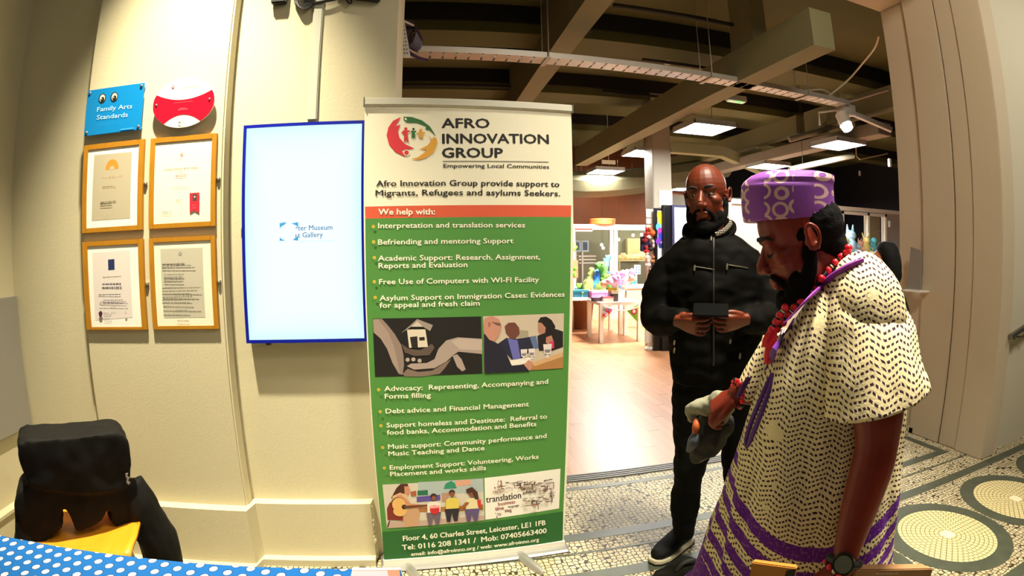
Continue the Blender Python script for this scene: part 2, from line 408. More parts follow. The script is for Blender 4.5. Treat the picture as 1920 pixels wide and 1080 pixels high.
# Art normal: e x u = X x Z = -Y, towards the room
def wq(pts, Y): return [(q.x, q.z) for q in (onY(a, b, Y) for a, b in pts)]
def bounds(pts, Y):
    q = wq(pts, Y); (ax, az), (bx, bz), (cx, cz), (dx, dz) = q   # TL TR BR BL
    return ((ax+dx)/2, (cz+dz)/2), ((bx+cx)/2, (az+bz)/2)
wood = Mat('gilt_oak', .45); wx, wy_, wz_ = wood.coord(); wood.colour(wood.mix(wood.noise(9., wood.join(wx*6., wy_*6., wz_*1.2)), '#a06a10', '#b98324')); oakm = wood.m
paper = mat('#f1e8cf', .6); white = mat('#f4f0e6', .5); brass = mat('#b9b2a0', .25, .9); steel = mat('#a8a6a0', .3, .9); black = mat('#0d0c0a', .5)
def frame(outer, inner, label, mount):
    (x0, z0), (x1, z1) = bounds(outer, WY-.02); (a0, b0), (a1, b1) = bounds(inner, WY-.02)
    t = thing('certificate_frame', label, 'picture frame', ((x0+x1)/2, WY, z0), 'framed certificates on the pilaster')
    bm = NB(); y0, y1 = WY-.016, WY-.001
    box(bm, (x0, y0, z0), (a0, y1, z1)); box(bm, (a1, y0, z0), (x1, y1, z1)); box(bm, (a0, y0, z0), (a1, y1, b0)); box(bm, (a0, y0, b1), (a1, y1, z1))
    obj('frame', bm, oakm, t, False, bevel=.0015)
    bm = NB(); box(bm, (a0-.002, WY-.012, b0-.002), (a1+.002, WY-.004, b1+.002)); obj('mount', bm, mount, t, False)
    bm = NB(); zc = (z0+z1)/2; cbox(bm, (x1+.008, WY-.003, zc), (.02, .003, .016)); cyl(bm, (x1+.009, WY-.001, zc), (x1+.009, WY-.009, zc), .008); ell(bm, (x1+.009, WY-.010, zc), (.007, .004, .007), n=10)
    obj('hanging_plate', bm, brass, t)
    return t, wall_art(WY-.0118)
Z = lambda ox, oy, s: (lambda *p: [(ox+a/s, oy+b/s) for a, b in p])
# certificate with the half-round sun
t, A = frame([(157,272),(269.5,260),(266.4,431),(152,438)], [(164.3,281),(259,272),(256.3,422.5),(160.4,427.7)], 'oak framed certificate with a grey sheet and an orange half sun', white)
z = Z(140, 240, 5.141); q = lambda *p: [A.px(a, b) for a, b in z(*p)]
A.poly(q((190,262),(553,230),(537,870),(165,895)), '#b4ab92')
c0 = q((360,400))[0]; R0 = .036
A.poly([(c0[0]+R0*math.cos(PI*i/16), c0[1]+R0*1.25*math.sin(PI*i/16)) for i in range(17)], '#d08a2e')
A.poly([(c0[0]+R0*.4*math.cos(PI*i/10), c0[1]+R0*.45*math.sin(PI*i/10)) for i in range(11)], '#b4ab92')
A.text('MUSEUM', q((255,490))[0], q((462,472))[0], '#c9ac84', .009, .0); A.lines(q((270,580))[0], q((445,540))[0], 2, '#a08a66', .3, 1)
A.lines(q((250,760))[0], q((408,690))[0], 3, '#5a523c', .4, 2); A.lines(q((265,850))[0], q((440,842))[0], 1, '#968c74', .3, 3); A.done('document', t)
# museum certificate with the red ribbon
t, A = frame([(281.4,259.5),(406.5,248.8),(402.6,424),(277.7,430)], [(290.7,269),(396.4,259.5),(393.8,415),(286.3,420)], 'oak framed cream certificate with a red swallow-tailed ribbon', paper)
q = lambda *p: [A.px(a, b) for a, b in z(*p)]
c0 = q((1033,258))[0]; A.oval(c0, (.0075, .0085), '#b06a5e'); A.oval(c0, (.0055, .0062), '#f1e8cf'); A.oval(c0, (.0042, .0048), '#a8584e'); A.oval(c0, (.0015, .0017), '#f1e8cf')
A.lines(q((990,305))[0], q((1075,292))[0], 1, '#8a5a50', .5, 4)
A.text('Leicester Museum & Art Gallery', q((865,408))[0], q((1195,385))[0], '#2a241a', .0062, .01)
A.lines(q((1000,430))[0], q((1060,416))[0], 1, '#6a6250', .4, 5, True); A.lines(q((965,475))[0], q((1100,435))[0], 2, '#c0604e', .35, 6, True)
A.text('Accredited Museum', q((935,580))[0], q((1110,570))[0], '#3a3426', .004, .01); A.lines(q((975,705))[0], q((1062,680))[0], 2, '#6a6250', .35, 7); A.lines(q((840,825))[0], q((990,795))[0], 2, '#4a4434', .35, 8)
A.done('document', t); A = wall_art(WY-.0118, .0035)
A.poly(q((1111,628),(1206,622),(1203,818),(1157,795),(1112,820)), '#c01e34'); A.poly(q((1140,636),(1180,634),(1180,704),(1141,706)), '#4a3a3c'); A.oval(q((1160,664))[0], (.0035, .004), '#e8c8b0'); A.lines(q((1135,775))[0], q((1178,720))[0], 2, '#e07888', .15, 9)
A.done('ribbon', t, 'red swallow-tailed ribbon')
# lavender certificate
z = Z(0, 100, 1.929)
t, A = frame([(152,455),(267,447),(274.8,617),(162,621)], [(162,463),(257.6,457.7),(264.4,610.6),(171,616)], 'oak framed lavender certificate with a small navy square', white)
q = lambda *p: [A.px(a, b) for a, b in z(*p)]
A.poly(q((335,722),(470,712),(480,955),(345,965)), '#dcd4cf'); A.poly(q((391,746),(414,744),(415,783),(392,785)), '#1d2a5e')
A.text('Sandford Award', q((373,812))[0], q((437,808))[0], '#4a4450', .005, .01); A.lines(q((360,850))[0], q((450,822))[0], 2, '#6a6470', .35, 11, True); A.lines(q((358,875))[0], q((462,866))[0], 1, '#4a4450', .45, 12)
A.lines(q((358,908))[0], q((466,886))[0], 3, '#6a6470', .4, 13, True); A.text('2013', q((402,923))[0], q((420,921))[0], '#4a4450', .005, .01)
A.poly(q((367,930),(374,938),(371,952),(362,952),(359,938)), '#4a1f3c'); A.lines(q((378,952))[0], q((408,934))[0], 3, '#6a6470', .3, 14); A.oval(q((458,938))[0], (.006, .006), '#c9a0a0'); A.oval(q((458,938))[0], (.003, .003), '#e8dcd8'); A.done('document', t)
# grey typed certificate
t, A = frame([(278,447),(402,441),(410,617),(285.6,619)], [(286.7,456),(394,450),(400,610.6),(294.5,611.7)], 'oak framed grey typed sheet with a faint rosette on top', paper)
q = lambda *p: [A.px(a, b) for a, b in z(*p)]
A.poly(q((580,708),(733,703),(743,955),(593,957)), '#bdb8a6'); c0 = q((652,725))[0]
for i in range(5): A.oval((c0[0]+.005*math.sin(2*PI*i/5), c0[1]+.005*math.cos(2*PI*i/5)), (.0035, .0035), '#8f8b7e')
A.oval(c0, (.003, .003), '#c9c4b2')
A.lines(q((588,780))[0], q((722,752))[0], 3, '#77736a', .45, 21); A.lines(q((596,830))[0], q((668,792))[0], 4, '#7f7b70', .4, 22); A.lines(q((592,905))[0], q((735,838))[0], 6, '#7f7b70', .4, 23); A.lines(q((640,930))[0], q((690,908))[0], 2, '#8f8b80', .3, 24); A.done('document', t)
# blue plaque
(x0, z0), (x1, z1) = bounds([(164.5,170),(271,156),(265,243.7),(159,255.5)], WY-.025)
t = thing('wall_plaque', 'square blue acrylic plaque with cartoon eyes fixed by four screws', 'plaque', ((x0+x1)/2, WY, z0))
bm = NB(); box(bm, (x0, WY-.028, z0), (x1, WY-.022, z1)); obj('panel', bm, mat('#0d7fc4', .25), t, False, bevel=.001)
for (a, b) in ((x0+.014, z0+.014), (x1-.014, z0+.014), (x0+.014, z1-.014), (x1-.014, z1-.014)):
    bm = NB(); cyl(bm, (a, WY, b), (a, WY-.031, b), .007); ell(bm, (a, WY-.031, b), (.007, .003, .007), n=12); obj('screw', bm, steel, t)
A = wall_art(WY-.0285); z = Z(0, 0, 4.0); q = lambda *p: [A.px(a, b) for a, b in z(*p)]
for (a, b) in ((767,738), (857,727)):
    A = wall_art(WY-.0285); c = q((a, b))[0]; A.oval(c, (.0205, .0225), '#0c0c0c'); A.oval((c[0]+.001, c[1]), (.015, .018), '#d8d4c0'); A.oval((c[0]+.002, c[1]-.006), (.011, .0125), '#0c0c0c'); A.oval((c[0]-.002, c[1]-.002), (.0025, .003), '#d8d4c0'); A.done('cartoon_eye', t)
A = wall_art(WY-.0285); A.text('Family Arts', q((728,838))[0], q((990,812))[0], '#a9d4ea', .021, .005); A.text('Standards', q((725,898))[0], q((958,876))[0], '#a9d4ea', .021, .005)
A.lines(q((725,938))[0], q((985,908))[0], 1, '#6fb7de', .22, 31); A.rect(q((905,978))[0], q((1005,955))[0], '#2a96d0'); A.done('lettering', t)
# oval plaque
(x0, _), (x1, _) = wq([(287,199), (403.5,184)], WY-.025); z1 = onY(348,147,WY-.025).z; z0 = onY(335,240,WY-.025).z
cx, cz, rx, rz = (x0+x1)/2, (z0+z1)/2, (x1-x0)/2, (z1-z0)/2
t = thing('wall_plaque', 'oval white plaque with a broad red band and two screws', 'plaque', (cx, WY, z0))
bm = NB(); loft(bm, [ring((cx, WY-.022, cz), (rx, 0, 0), (0, 0, rz), 48), ring((cx, WY-.028, cz), (rx, 0, 0), (0, 0, rz), 48)]); obj('panel', bm, mat('#efe2d6', .25), t)
A = wall_art(WY-.0285); band = []
for i in range(25):
    u = -1+2*i/24; band.append((u, .42-.30*(1-u*u)))
top = [(cx+rx*.985*u*math.sqrt(max(0, 1-(.42*1)**2))*1.0, cz+rz*(v)) for u, v in band]
botp = [(cx+rx*.60*u, cz+rz*(-.80+.32*(1-u*u))) for u, v in reversed(band)]
arcR = [(cx+rx*.99*math.cos(a), cz+rz*.99*math.sin(a)) for a in [math.radians(25-78*i/14) for i in range(1, 14)]]
arcL = [(cx-rx*.99*math.cos(a), cz+rz*.99*math.sin(a)) for a in [math.radians(25-78*i/14) for i in range(13, 0, -1)]]
A.poly(top+arcR+botp+arcL, '#e0102c', rough=.25)
z = Z(0, 0, 4.0); q = lambda *p: [A.px(a, b) for a, b in z(*p)]
A.oval(q((1298,652))[0], (.006, .009), '#a03038'); A.oval(q((1298,650))[0], (.003, .004), '#efe2d6'); A.text('Heritage Awards', q((1357,664))[0], q((1488,650))[0], '#8a3a34', .008, .0); A.lines(q((1290,690))[0], q((1330,676))[0], 2, '#b08a80', .25, 41)
A.lines(q((1283,778))[0], q((1468,752))[0], 2, '#f0707e', .22, 42, True); A.lines(q((1330,828))[0], q((1420,800))[0], 2, '#f0808e', .25, 43, True)
A.rect(q((1336,928))[0], q((1342,908))[0], '#3a3030'); A.rect(q((1346,928))[0], q((1356,914))[0], '#3a3030'); A.lines(q((1362,928))[0], q((1404,906))[0], 3, '#6a5a54', .4, 44); A.done('lettering', t)
for p in ((1174,790), (1572,745)):
    g = onY(p[0]/4, p[1]/4, WY-.028); bm = NB(); cyl(bm, (g.x, WY, g.z), (g.x, WY-.031, g.z), .0055); ell(bm, (g.x, WY-.031, g.z), (.0055, .003, .0055), n=12); obj('screw', bm, steel, t)
# ---- display screen
X0, X1, Z0, Z1, YS = -.757, -.230, 1.052, 1.968, 2.20
t = thing('display_screen', 'tall portrait display glowing pale blue on the recessed wall', 'screen', ((X0+X1)/2, 2.26, Z0))
bm = NB(); box(bm, (X0, YS+.004, Z0), (X1, 2.259, Z1)); obj('body', bm, black, t, False, bevel=.003)
bez = mat('#0a1a9a', .3)  # blue glow of the panel put into the bezel colour
bm = NB(); b_ = .014
box(bm, (X0, YS-.002, Z0), (X0+b_, YS+.005, Z1)); box(bm, (X1-b_, YS-.002, Z0), (X1, YS+.005, Z1)); box(bm, (X0+b_, YS-.002, Z0), (X1-b_, YS+.005, Z0+b_)); box(bm, (X0+b_, YS-.002, Z1-b_), (X1-b_, YS+.005, Z1)); obj('bezel', bm, bez, t, False, label='thin bezel coloured blue for the glow of the panel')
ms = Mat('screen_glow', .3); sx_, sy_, sz_ = ms.coord('Generated')
ex = ((sx_-.5).abs()*2.).op('POWER', 7.).mx(((sz_-.5).abs()*2.).op('POWER', 8.)*.9)
c_ = ms.mix(ex.clamp(), '#f0fffd', '#cdf4f7'); ms.colour(ms.mix(1.0, '#000000', '#0a0a0a'))
ms.nt.links.new(c_, ms.b.inputs['Emission Color']); ms.b.inputs['Emission Strength'].default_value = 1.0
bm = NB(); box(bm, (X0+b_, YS, Z0+b_), (X1-b_, YS+.004, Z1-b_)); obj('panel', bm, ms.m, t, False)
A = wall_art(YS-.0004); z = Z(440, 200, 2.3464); q = lambda *p: [A.px(a, b) for a, b in z(*p)]
E_ = dict(emit=.25)
A.text('ster Museum', q((268,545))[0], q((430,541))[0], '#0a5f9c', .021, .004, **E_); A.text('rt Gallery', q((268,576))[0], q((388,573))[0], '#0a5f9c', .021, .004, **E_); A.text("k's world of discovery", q((288,596))[0], q((437,593))[0], '#8fd0e4', .009, .0, **E_)
A.done('lettering', t); A = wall_art(YS-.0004, .002); lg = '#2a86c8'; L = lambda *p, c=lg: A.poly(q(*p), c, **E_)
L((198,513),(228,508),(222,518),(205,528),(200,538)); L((250,514),(280,508),(280,532),(270,522)); L((200,574),(206,582),(224,590),(198,590)); L((256,586),(272,574),(280,566),(280,590))
L((266,536),(280,540),(280,566),(268,560),(270,548), c='#dff6fa'); A.done('logo_fragment', t)
bm = NB(); g = onY(455.5, 437, 2.21); box(bm, (X0-.006, 2.205, g.z-.022), (X0+.002, 2.225, g.z+.022)); obj('side_clip', bm, steel, t, False, bevel=.002)
bm = NB(); g = onY(503, 646, 2.21); cyl(bm, (g.x, 2.215, Z0+.003), (g.x, 2.215, Z0-.010), .014, 16, .011); obj('sensor', bm, black, t)
# ---- cable cover running up from the screen
bm = NB(); box(bm, (-.490, 2.244, Z1+.02), (-.446, 2.261, 4.2)); o = obj('cable_trunking', bm, mat('#bfbfae', .5), bevel=.004); tag(o, 'pale flat cable cover running up the wall above the display', 'cable cover')
# ---- dark kit at the top of the wall
def g_(px, py, Y=2.24): return onY(px, py, Y)
bm = NB(); a = g_(510, 0); b = g_(537, 7); box(bm, (a.x, 2.22, b.z), (b.x, 2.258, b.z+.12)); tag(obj('power_adapter', bm, black, bevel=.006), 'black power adapter high on the wall left of the cable cover', 'adapter')
bm = NB()
for k in range(5):
    r0 = .026+.004*k; c = g_(562, 6, 2.245-.003*k)
    tube(bm, [(c.x+r0*.9*math.cos(a*PI/8)+.006*k, c.y+.004*math.sin(a), c.z+.02+r0*1.25*math.sin(a*PI/8)) for a in range(17)], .0055, 6)
tube(bm, [g_(568, 12, 2.245), g_(590, 6, 2.238), g_(612, 2, 2.236), g_(640, -4, 2.24)], .007, 6, 4); tag(obj('coiled_cable', bm, black), 'bunched black cable hanging beside the pale cable cover', 'cable')
bm = NB(); tube(bm, [g_(648, -6), g_(651, 2), g_(656, 7), g_(659, 3), g_(655, -6)], .004, 6, 4); tag(obj('cable_loop', bm, black), 'small loop of black cable at top of the wall', 'cable')
bm = NB(); a, b = g_(668, -2), g_(711, 6); M_ = Matrix.Translation((b.x, 2.22, b.z)) @ Matrix.Rotation(math.radians(9), 4, 'Y')
t = thing('media_box', 'black box with a green light high by the wall corner', 'box', (b.x, 2.22, b.z))
cbox(bm, (-.10, .018, .03), (.20, .038, .05), M_); obj('body', bm, black, t, bevel=.006)
bm = NB(); cbox(bm, (-.075, -.002, .017), (.012, .002, .007), M_); obj('status_light', bm, mat('#6ae040', .4, emit=2.), t, False)
# ---- right wall
g = onY(1895, 498, 2.06)
t = thing('switch_plate', 'square dark metal switch plate on the right wall', 'switch', (g.x, 2.06, g.z-.05))
bm = NB(); cbox(bm, (g.x, 2.057, g.z), (.088, .008, .112)); obj('plate', bm, mat('#6d675e', .4, .3), t, bevel=.002)
bm = NB(); cyl(bm, (g.x, 2.054, g.z+.012), (g.x, 2.046, g.z+.012), .009); obj('button', bm, steel, t)
p0 = onY(1894, 632, 1.98); p1 = onY(1925, 611, 1.98); d = (p1-p0); p1 = p0+d*14
t = thing('handrail', 'steel handrail rising along the right wall', 'handrail', p0)
bm = NB(); cyl(bm, p0, p1, .022, 20); obj('rail', bm, mat('#8d8b80', .25, .9), t)
for k in (.9, 8):
    c = p0+d*k; bm = NB(); tube(bm, [c, c+Vector((0, 0, -.07)), c+Vector((-.045, .06, -.075))], .008, 8); cyl(bm, c+Vector((-.045, .082, -.075)), c+Vector((-.045, .06, -.075)), .02); obj('bracket', bm, mat('#5a5850', .3, .9), t)
# leaflet board leaning in the opening
bm = NB(); prism(bm, [onX(a, b, 3.60) for a, b in ((1702,541),(1709,463),(1728,470),(1727,543))], (-.012, 0, 0)); t = thing('notice_board', 'small tilted grey board against the right pier', 'board', (3.6, 2.85, 1.12)); obj('panel', bm, mat('#8f8880', .6), t, False)
bm = NB(); q_ = onX(1706, 543, 3.6); box(bm, (3.53, q_.y-.16, q_.z-.012), (3.655, q_.y+.03, q_.z)); obj('ledge', bm, white, t, False, bevel=.002)
# ================================================================ ROLL-UP BANNER
BP, BE = Vector((-.232, 2.147, 0)), Vector((math.cos(.058), math.sin(.058), 0))
A = Art(BP, BE); bw = (A.px(1064, 600)[0]); 
N2 = A.n
bt = thing('roll_up_banner', 'tall roll-up banner in white and green standing before the shop opening', 'banner', BP + BE*.42)
s0 = A.px(684, 210)[0]; s1 = A.px(1071, 210)[0]; zt = A.px(880, 187)[1]; zb = A.px(890, 1036)[1]
def bpt(s, z, d=0): return BP + BE*s + Vector((0, 0, z)) + N2*d
def bbox(bm, sa, sb, za, zb_, da, db):
    v = [bm.verts.new(bpt(s, zz, d)) for s in (sa, sb) for d in (da, db) for zz in (za, zb_)]
    for q in ((0,1,3,2),(4,6,7,5),(0,4,5,1),(2,3,7,6),(0,2,6,4),(1,5,7,3)): bm.faces.new([v[i] for i in q])
s0b, s1b = A.px(721, 1050)[0], A.px(1056.5, 1005)[0]; bm = NB(); prism(bm, [bpt(s0, zt-.02), bpt(s1, zt-.02), bpt(s1+.001, 1.4), bpt(s1b+.001, zb-.02), bpt(s0b, zb-.02), bpt(s0, 1.4)], N2*-.0012); obj('graphic_panel', bm, mat('#f3ecd2', .6), bt, False)
bm = NB(); bbox(bm, s0-.004, s1+.004, zt-.033, zt, -.012, .012); tr = obj('top_rail', bm, mat('#d8d4c2', .35, .3), bt, False, bevel=.004)
for s_ in (s0-.006, s1+.002): bm = NB(); bbox(bm, s_, s_+.004, zt-.036, zt+.001, -.013, .013); obj('end_cap', bm, mat('#5f5c52', .5), tr, False)
silver = mat('#b7b5ae', .3, .7)
bm = NB(); hz = zb - .022; prof = [(-.10, .006), (-.10, hz*.7), (-.06, hz), (.012, hz), (.036, hz*.72), (.045, hz*.3), (.042, .006)]
sa, sb = s0b-.012, s1b+.012
R_ = [[bpt(s, zz, d) for d, zz in prof] for s in (sa, sb)]; loft(bm, R_); obj('base_housing', bm, silver, bt, False, bevel=.004)
bm = NB(); bbox(bm, sa+.006, sb-.006, hz-.004, zb+.002, -.004, .006); obj('base_strip', bm, mat('#f0eadb', .4), bt, False)
for s_ in (sa-.006, sb): bm = NB(); R_ = [[bpt(s, zz, d*1.05) for d, zz in prof] for s in (s_, s_+.006)]; loft(bm, R_); obj('end_cap', bm, mat('#77756e', .5, .2), bt, False)
f0 = onZ(985, 1050, .012); f1 = onZ(1020, 1076, .012)
for off in (0, -.52):
    bm = NB(); dv = (f1-f0).normalized(); c0 = f0+BE*off; 
    tube(bm, [c0-dv*.28, c0, c0+dv*.10, c0+dv*.135], [.022, .024, .022, .012], 14, flat=.5); obj('foot', bm, silver, bt)
bm = NB(); cyl(bm, bpt((s0+s1)/2, .05, -.05), bpt((s0+s1)/2, zt-.02, -.02), .008, 10); obj('support_pole', bm, silver, bt)
q = lambda *p: [A.px(a, b) for a, b in p]
A.poly(q((684.5,387.5),(1071,385.2),(1070.5,407),(685,410)), '#d8593a'); A.poly(q((685,410),(1070.5,407),(1056,958.4),(716,996.8)), '#4e8a3c'); A.poly(q((716,996.8),(1056,958.4),(1055,1013),(721,1056)), '#1f6228')
TXT = '#15110c'; CR = '#f6f0da'
def t_(s, a, b, c=CR, cap=.0215, bold=.013): A.text(s, A.px(*a), A.px(*b), c, cap, bold)
t_('AFRO', (828.6,239.7), (917.5,240), TXT, .041, .022); t_('INNOVATION', (830,269), (1028.6,269.6), TXT, .041, .022); t_('GROUP', (829.4,295.3), (942.5,295.6), TXT, .041, .022)
A.poly(q((830.5,302),(1028.6,303.4),(1028.6,304.6),(830.5,303.2)), '#4a4636'); t_('Empowering Local Communities', (831.7,314.5), (1029.4,316.2), TXT, .0165, .012)
t_('Afro Innovation Group provide support to', (705.6,349.5), (1048.6,350.5), TXT, .024, .014); t_('Migrants, Refugees and asylums Seekers.', (704.4,367.5), (1050,367.8), TXT, .024, .014)
t_('We help with:', (709.7,402.5), (815.3,402), CR, .024, .02)
for s, a, b in (('Interpretation and translation services', (709.2,428), (984,426.5)), ('Befriending and mentoring Support', (709,458.6), (962,456)), ('Academic Support: Research, Assignment,', (709,489), (1012,486)), ('Reports and Evaluation', (710,503), (876,500.5)),
    ('Free Use of Computers with WI-FI Facility', (711,533), (1010,528.5)), ('Asylum Support on Immigration Cases: Evidences', (712,563.5), (1058,556)), ('for appeal and fresh claim', (712,577), (899,572.5)),
    ('Advocacy:  Representing, Accompanying and', (721,732.8), (1027,719)), ('Forms filling', (721.6,747), (807.6,744.5)), ('Debt advice and Financial Management', (723.3,774.7), (991,761)), ('Support homeless and Destitute:  Referral to', (725,801), (1025,784)),
    ('food banks, Accommodation and Benefits', (725.7,814.4), (1005,798)), ('Music support: Community performance and', (728,841), (1024,820)), ('Music Teaching and Dance', (728.7,854), (908,843)), ('Employment Support: Volunteering, Works', (731,880), (1009,859)), ('Placement and works skills', (732,892), (910.7,880))): t_(s, a, b)
for s, a, b, c in (('Floor 4, 60 Charles Street, Leicester, LE1 1FB', (756,1013), (1022,983), .027), ('Tel: 0116 208 1341 /  Mob: 07405663400', (754.4,1030), (1024,998), .028), ('email: info@afroinno.org / web: www.afroinno.org', (771,1041), (1009.7,1013.5), .020)): t_(s, a, b, CR, c, .015)
for a in ((700,425),(700.5,453.6),(702,483),(702,528),(703.5,557.5),(710,729.7),(713,770.6),(714.4,797),(717.6,837.6),(720.7,876)): c = A.px(*a); A.oval(c, (.0065, .0065), '#e3c33c'); A.oval(c, (.003, .003), '#b5822a')
A.done('lettering', bt)
# emblem
A = Art(BP, BE, lift=.0016); z = Z(680, 180, 3.6); q = lambda *p: [A.px(a, b) for a, b in z(*p)]
A.poly(q((258,142),(205,168),(174,212),(162,266),(178,328),(220,378),(288,411),(262,365),(350,355),(285,325),(248,282),(238,238),(255,193),(222,205)), '#d8323e')
A.poly(q((270,140),(330,142),(400,165),(455,207),(495,272),(450,230),(425,228),(428,205),(370,182),(285,180),(312,160)), '#2f6b38'); c = q((290,156))[0]; A.oval(c, (.0085, .0085), '#2f6b38'); A.oval(c, (.0045, .0045), '#f3ecd2')
A.poly(q((450,265),(468,295),(498,285),(505,322),(480,382),(430,417),(385,431),(325,426),(372,414),(412,385),(432,365),(385,360),(440,332),(462,302)), '#dfa23c'); A.oval(q((482,291))[0], (.0075, .0075), '#dfa23c')
c = q((296,383))[0]; A.oval(c, (.0125, .0125), '#f3ecd2'); A.oval(c, (.0095, .0095), '#d8323e')
A.oval(q((291,222))[0], (.0065, .0065), '#d8323e'); A.poly(q((262,247),(275,233),(318,233),(318,243),(303,246),(305,280),(311,314),(300,314),(292,280),(288,312),(279,312),(280,252),(264,258)), '#d8323e')
A.oval(q((343,224))[0], (.005, .005), '#23402a'); A.poly(q((325,236),(362,236),(362,245),(352,246),(355,286),(346,284),(343,270),(339,286),(330,284),(332,247),(325,246)), '#2f6b38')
A.oval(q((393,231))[0], (.006, .006), '#dfa23c'); A.poly(q((365,252),(385,241),(420,245),(422,256),(405,254),(409,286),(380,286),(382,257),(366,260)), '#dfa23c'); A.done('emblem', bt)
# print: hands around a paper house
A = Art(BP, BE, lift=.0016); z = Z(680, 560, 4.155); q = lambda *p: [A.px(a, b) for a, b in z(*p)]
A.poly(q((78,155),(922,138),(932,583),(97,608)), '#15110f')
A.poly(q((80,160),(150,157),(190,200),(250,275),(300,360),(318,440),(322,520),(310,592),(280,585),(232,500),(190,390),(140,310),(85,262)), '#8d7a70'); A.poly(q((80,160),(120,158),(200,260),(240,360),(270,480),(290,585),(232,500),(190,390),(140,310),(85,262)), '#a08c80')
A.poly(q((310,585),(350,545),(430,570),(540,560),(640,500),(690,470),(640,540),(600,585),(460,606),(330,606)), '#7d6a5e')
A.poly(q((930,312),(740,300),(650,325),(590,390),(560,470),(500,500),(375,505),(345,525),(400,552),(560,540),(650,490),(705,440),(745,412),(930,430)), '#a8968c'); A.poly(q((930,318),(760,308),(690,330),(720,360),(760,395),(930,400)), '#bba99e')
A.poly(q((700,445),(735,432),(770,470),(802,550),(775,566),(735,530)), '#a8968c')
for c in ((350,475),(395,472),(443,482)): A.oval(q(c)[0], (.0085, .0085), '#b3a298')
A.poly(q((300,350),(360,390),(450,400),(540,350),(560,380),(520,440),(400,445),(330,420)), '#5c4c44')
A.poly(q((345,240),(488,238),(508,375),(362,382)), '#d8cbb6'); A.poly(q((298,270),(425,158),(547,205),(525,252),(470,218),(378,218)), '#9b8d84'); A.poly(q((378,218),(425,175),(470,218)), '#c9bcb0'); A.poly(q((368,298),(425,292),(430,378),(382,380)), '#231c1c'); A.poly(q((440,300),(482,297),(484,322),(442,324)), '#231c1c')
A.done('photo_print', bt, 'dark print of two hands holding a paper house')
# print: three people at a table
A = Art(BP, BE, lift=.0016); q = lambda *p: [A.px(a, b) for a, b in z(*p)]
A.poly(q((938,137),(1567,114),(1560,540),(945,580)), '#cdbca6'); A.poly(q((1190,240),(1290,250),(1290,300),(1200,305)), '#a79a84')
A.poly(q((1280,300),(1350,288),(1372,385),(1320,400)), '#5f6f9a')
A.poly(q((1050,352),(1118,305),(1200,312),(1300,298),(1330,390),(1240,462),(1160,475)), '#23243c'); A.poly(q((1128,308),(1205,322),(1232,472),(1172,475)), '#6a69b4'); A.poly(q((1105,215),(1135,187),(1185,185),(1218,225),(1222,275),(1190,310),(1150,312),(1115,270)), '#6e4034')
A.poly(q((1360,290),(1410,265),(1490,232),(1560,255),(1560,375),(1480,405),(1372,405)), '#1b1518'); A.poly(q((1362,180),(1385,145),(1430,140),(1470,165),(1500,215),(1485,280),(1430,295),(1415,230),(1385,190)), '#17100f'); A.poly(q((1366,190),(1390,185),(1425,225),(1420,265),(1385,280),(1365,250)), '#b98068'); A.poly(q((1428,300),(1470,285),(1490,345),(1450,360),(1425,340)), '#b98068'); A.poly(q((1450,340),(1488,325),(1490,385),(1462,388)), '#d0316a')
A.poly(q((1240,560),(1330,500),(1420,470),(1559,420),(1560,540)), '#b07c46'); A.poly(q((1310,500),(1480,440),(1556,415),(1557,450),(1340,525)), '#d4a878')
A.poly(q((1130,482),(1300,455),(1320,490),(1150,532)), '#f2e8da')
for gx, gy in ((1255,430),(1315,425),(1438,400)):
    k = 1.3 if gx > 1400 else 1
    A.poly(q((gx-26*k,gy-35*k),(gx+26*k,gy-38*k),(gx+20*k,gy+20*k),(gx+4,gy+26*k),(gx+18,gy+44*k),(gx-18,gy+46*k),(gx-4,gy+26*k),(gx-20*k,gy+20*k)), '#e6dcd4'); A.poly(q((gx-18*k,gy-5),(gx+18*k,gy-7),(gx+14*k,gy+14*k),(gx-14*k,gy+16*k)), '#8a7a86')
A.poly(q((943,268),(1000,318),(1080,368),(1120,430),(1160,520),(1270,510),(1300,565),(947,580)), '#1c1a2c'); A.poly(q((941,215),(950,150),(1010,133),(1062,160),(1082,215),(1070,265),(1050,300),(1020,332),(985,318),(943,262)), '#c48b76'); A.poly(q((943,265),(985,318),(1010,350),(975,305)), '#e9e1da'); A.poly(q((1255,515),(1290,475),(1322,490),(1318,540),(1295,560)), '#c48b76'); A.poly(q((1000,178),(1070,190),(1075,212),(1040,205)), '#7a584c'); A.oval(q((985,200))[0], (.006, .011), '#a86e5c')
A.done('photo_print', bt, 'print of three people talking at a table')
# print: children and a guitar player
A = Art(BP, BE, lift=.0016); z = Z(680, 800, 3.8575); q = lambda *p: [A.px(a, b) for a, b in z(*p)]
A.poly(q((143,418),(870,372),(882,675),(175,733)), '#cfc6b6'); A.poly(q((400,400),(870,372),(875,470),(400,500)), '#a9b7b8'); A.poly(q((585,450),(600,410),(640,390),(675,415),(680,445)), '#2c8a6a'); A.poly(q((670,390),(780,378),(785,420),(672,432)), '#d5a08a'); A.poly(q((395,462),(470,456),(472,492),(397,497)), '#1d6a4e'); A.poly(q((390,505),(560,490),(562,530),(392,545)), '#5a4a9a'); A.poly(q((570,480),(640,474),(600,540),(572,545)), '#b08a74'); A.poly(q((400,588),(870,560),(872,600),(402,615)), '#a8703c'); A.poly(q((175,733),(180,690),(882,640),(882,675)), '#bca294')
A.poly(q((175,590),(200,540),(245,640),(340,655),(300,678),(180,672)), '#7c2a1c'); A.poly(q((190,680),(200,678),(185,725),(175,726)), '#3c1a14')
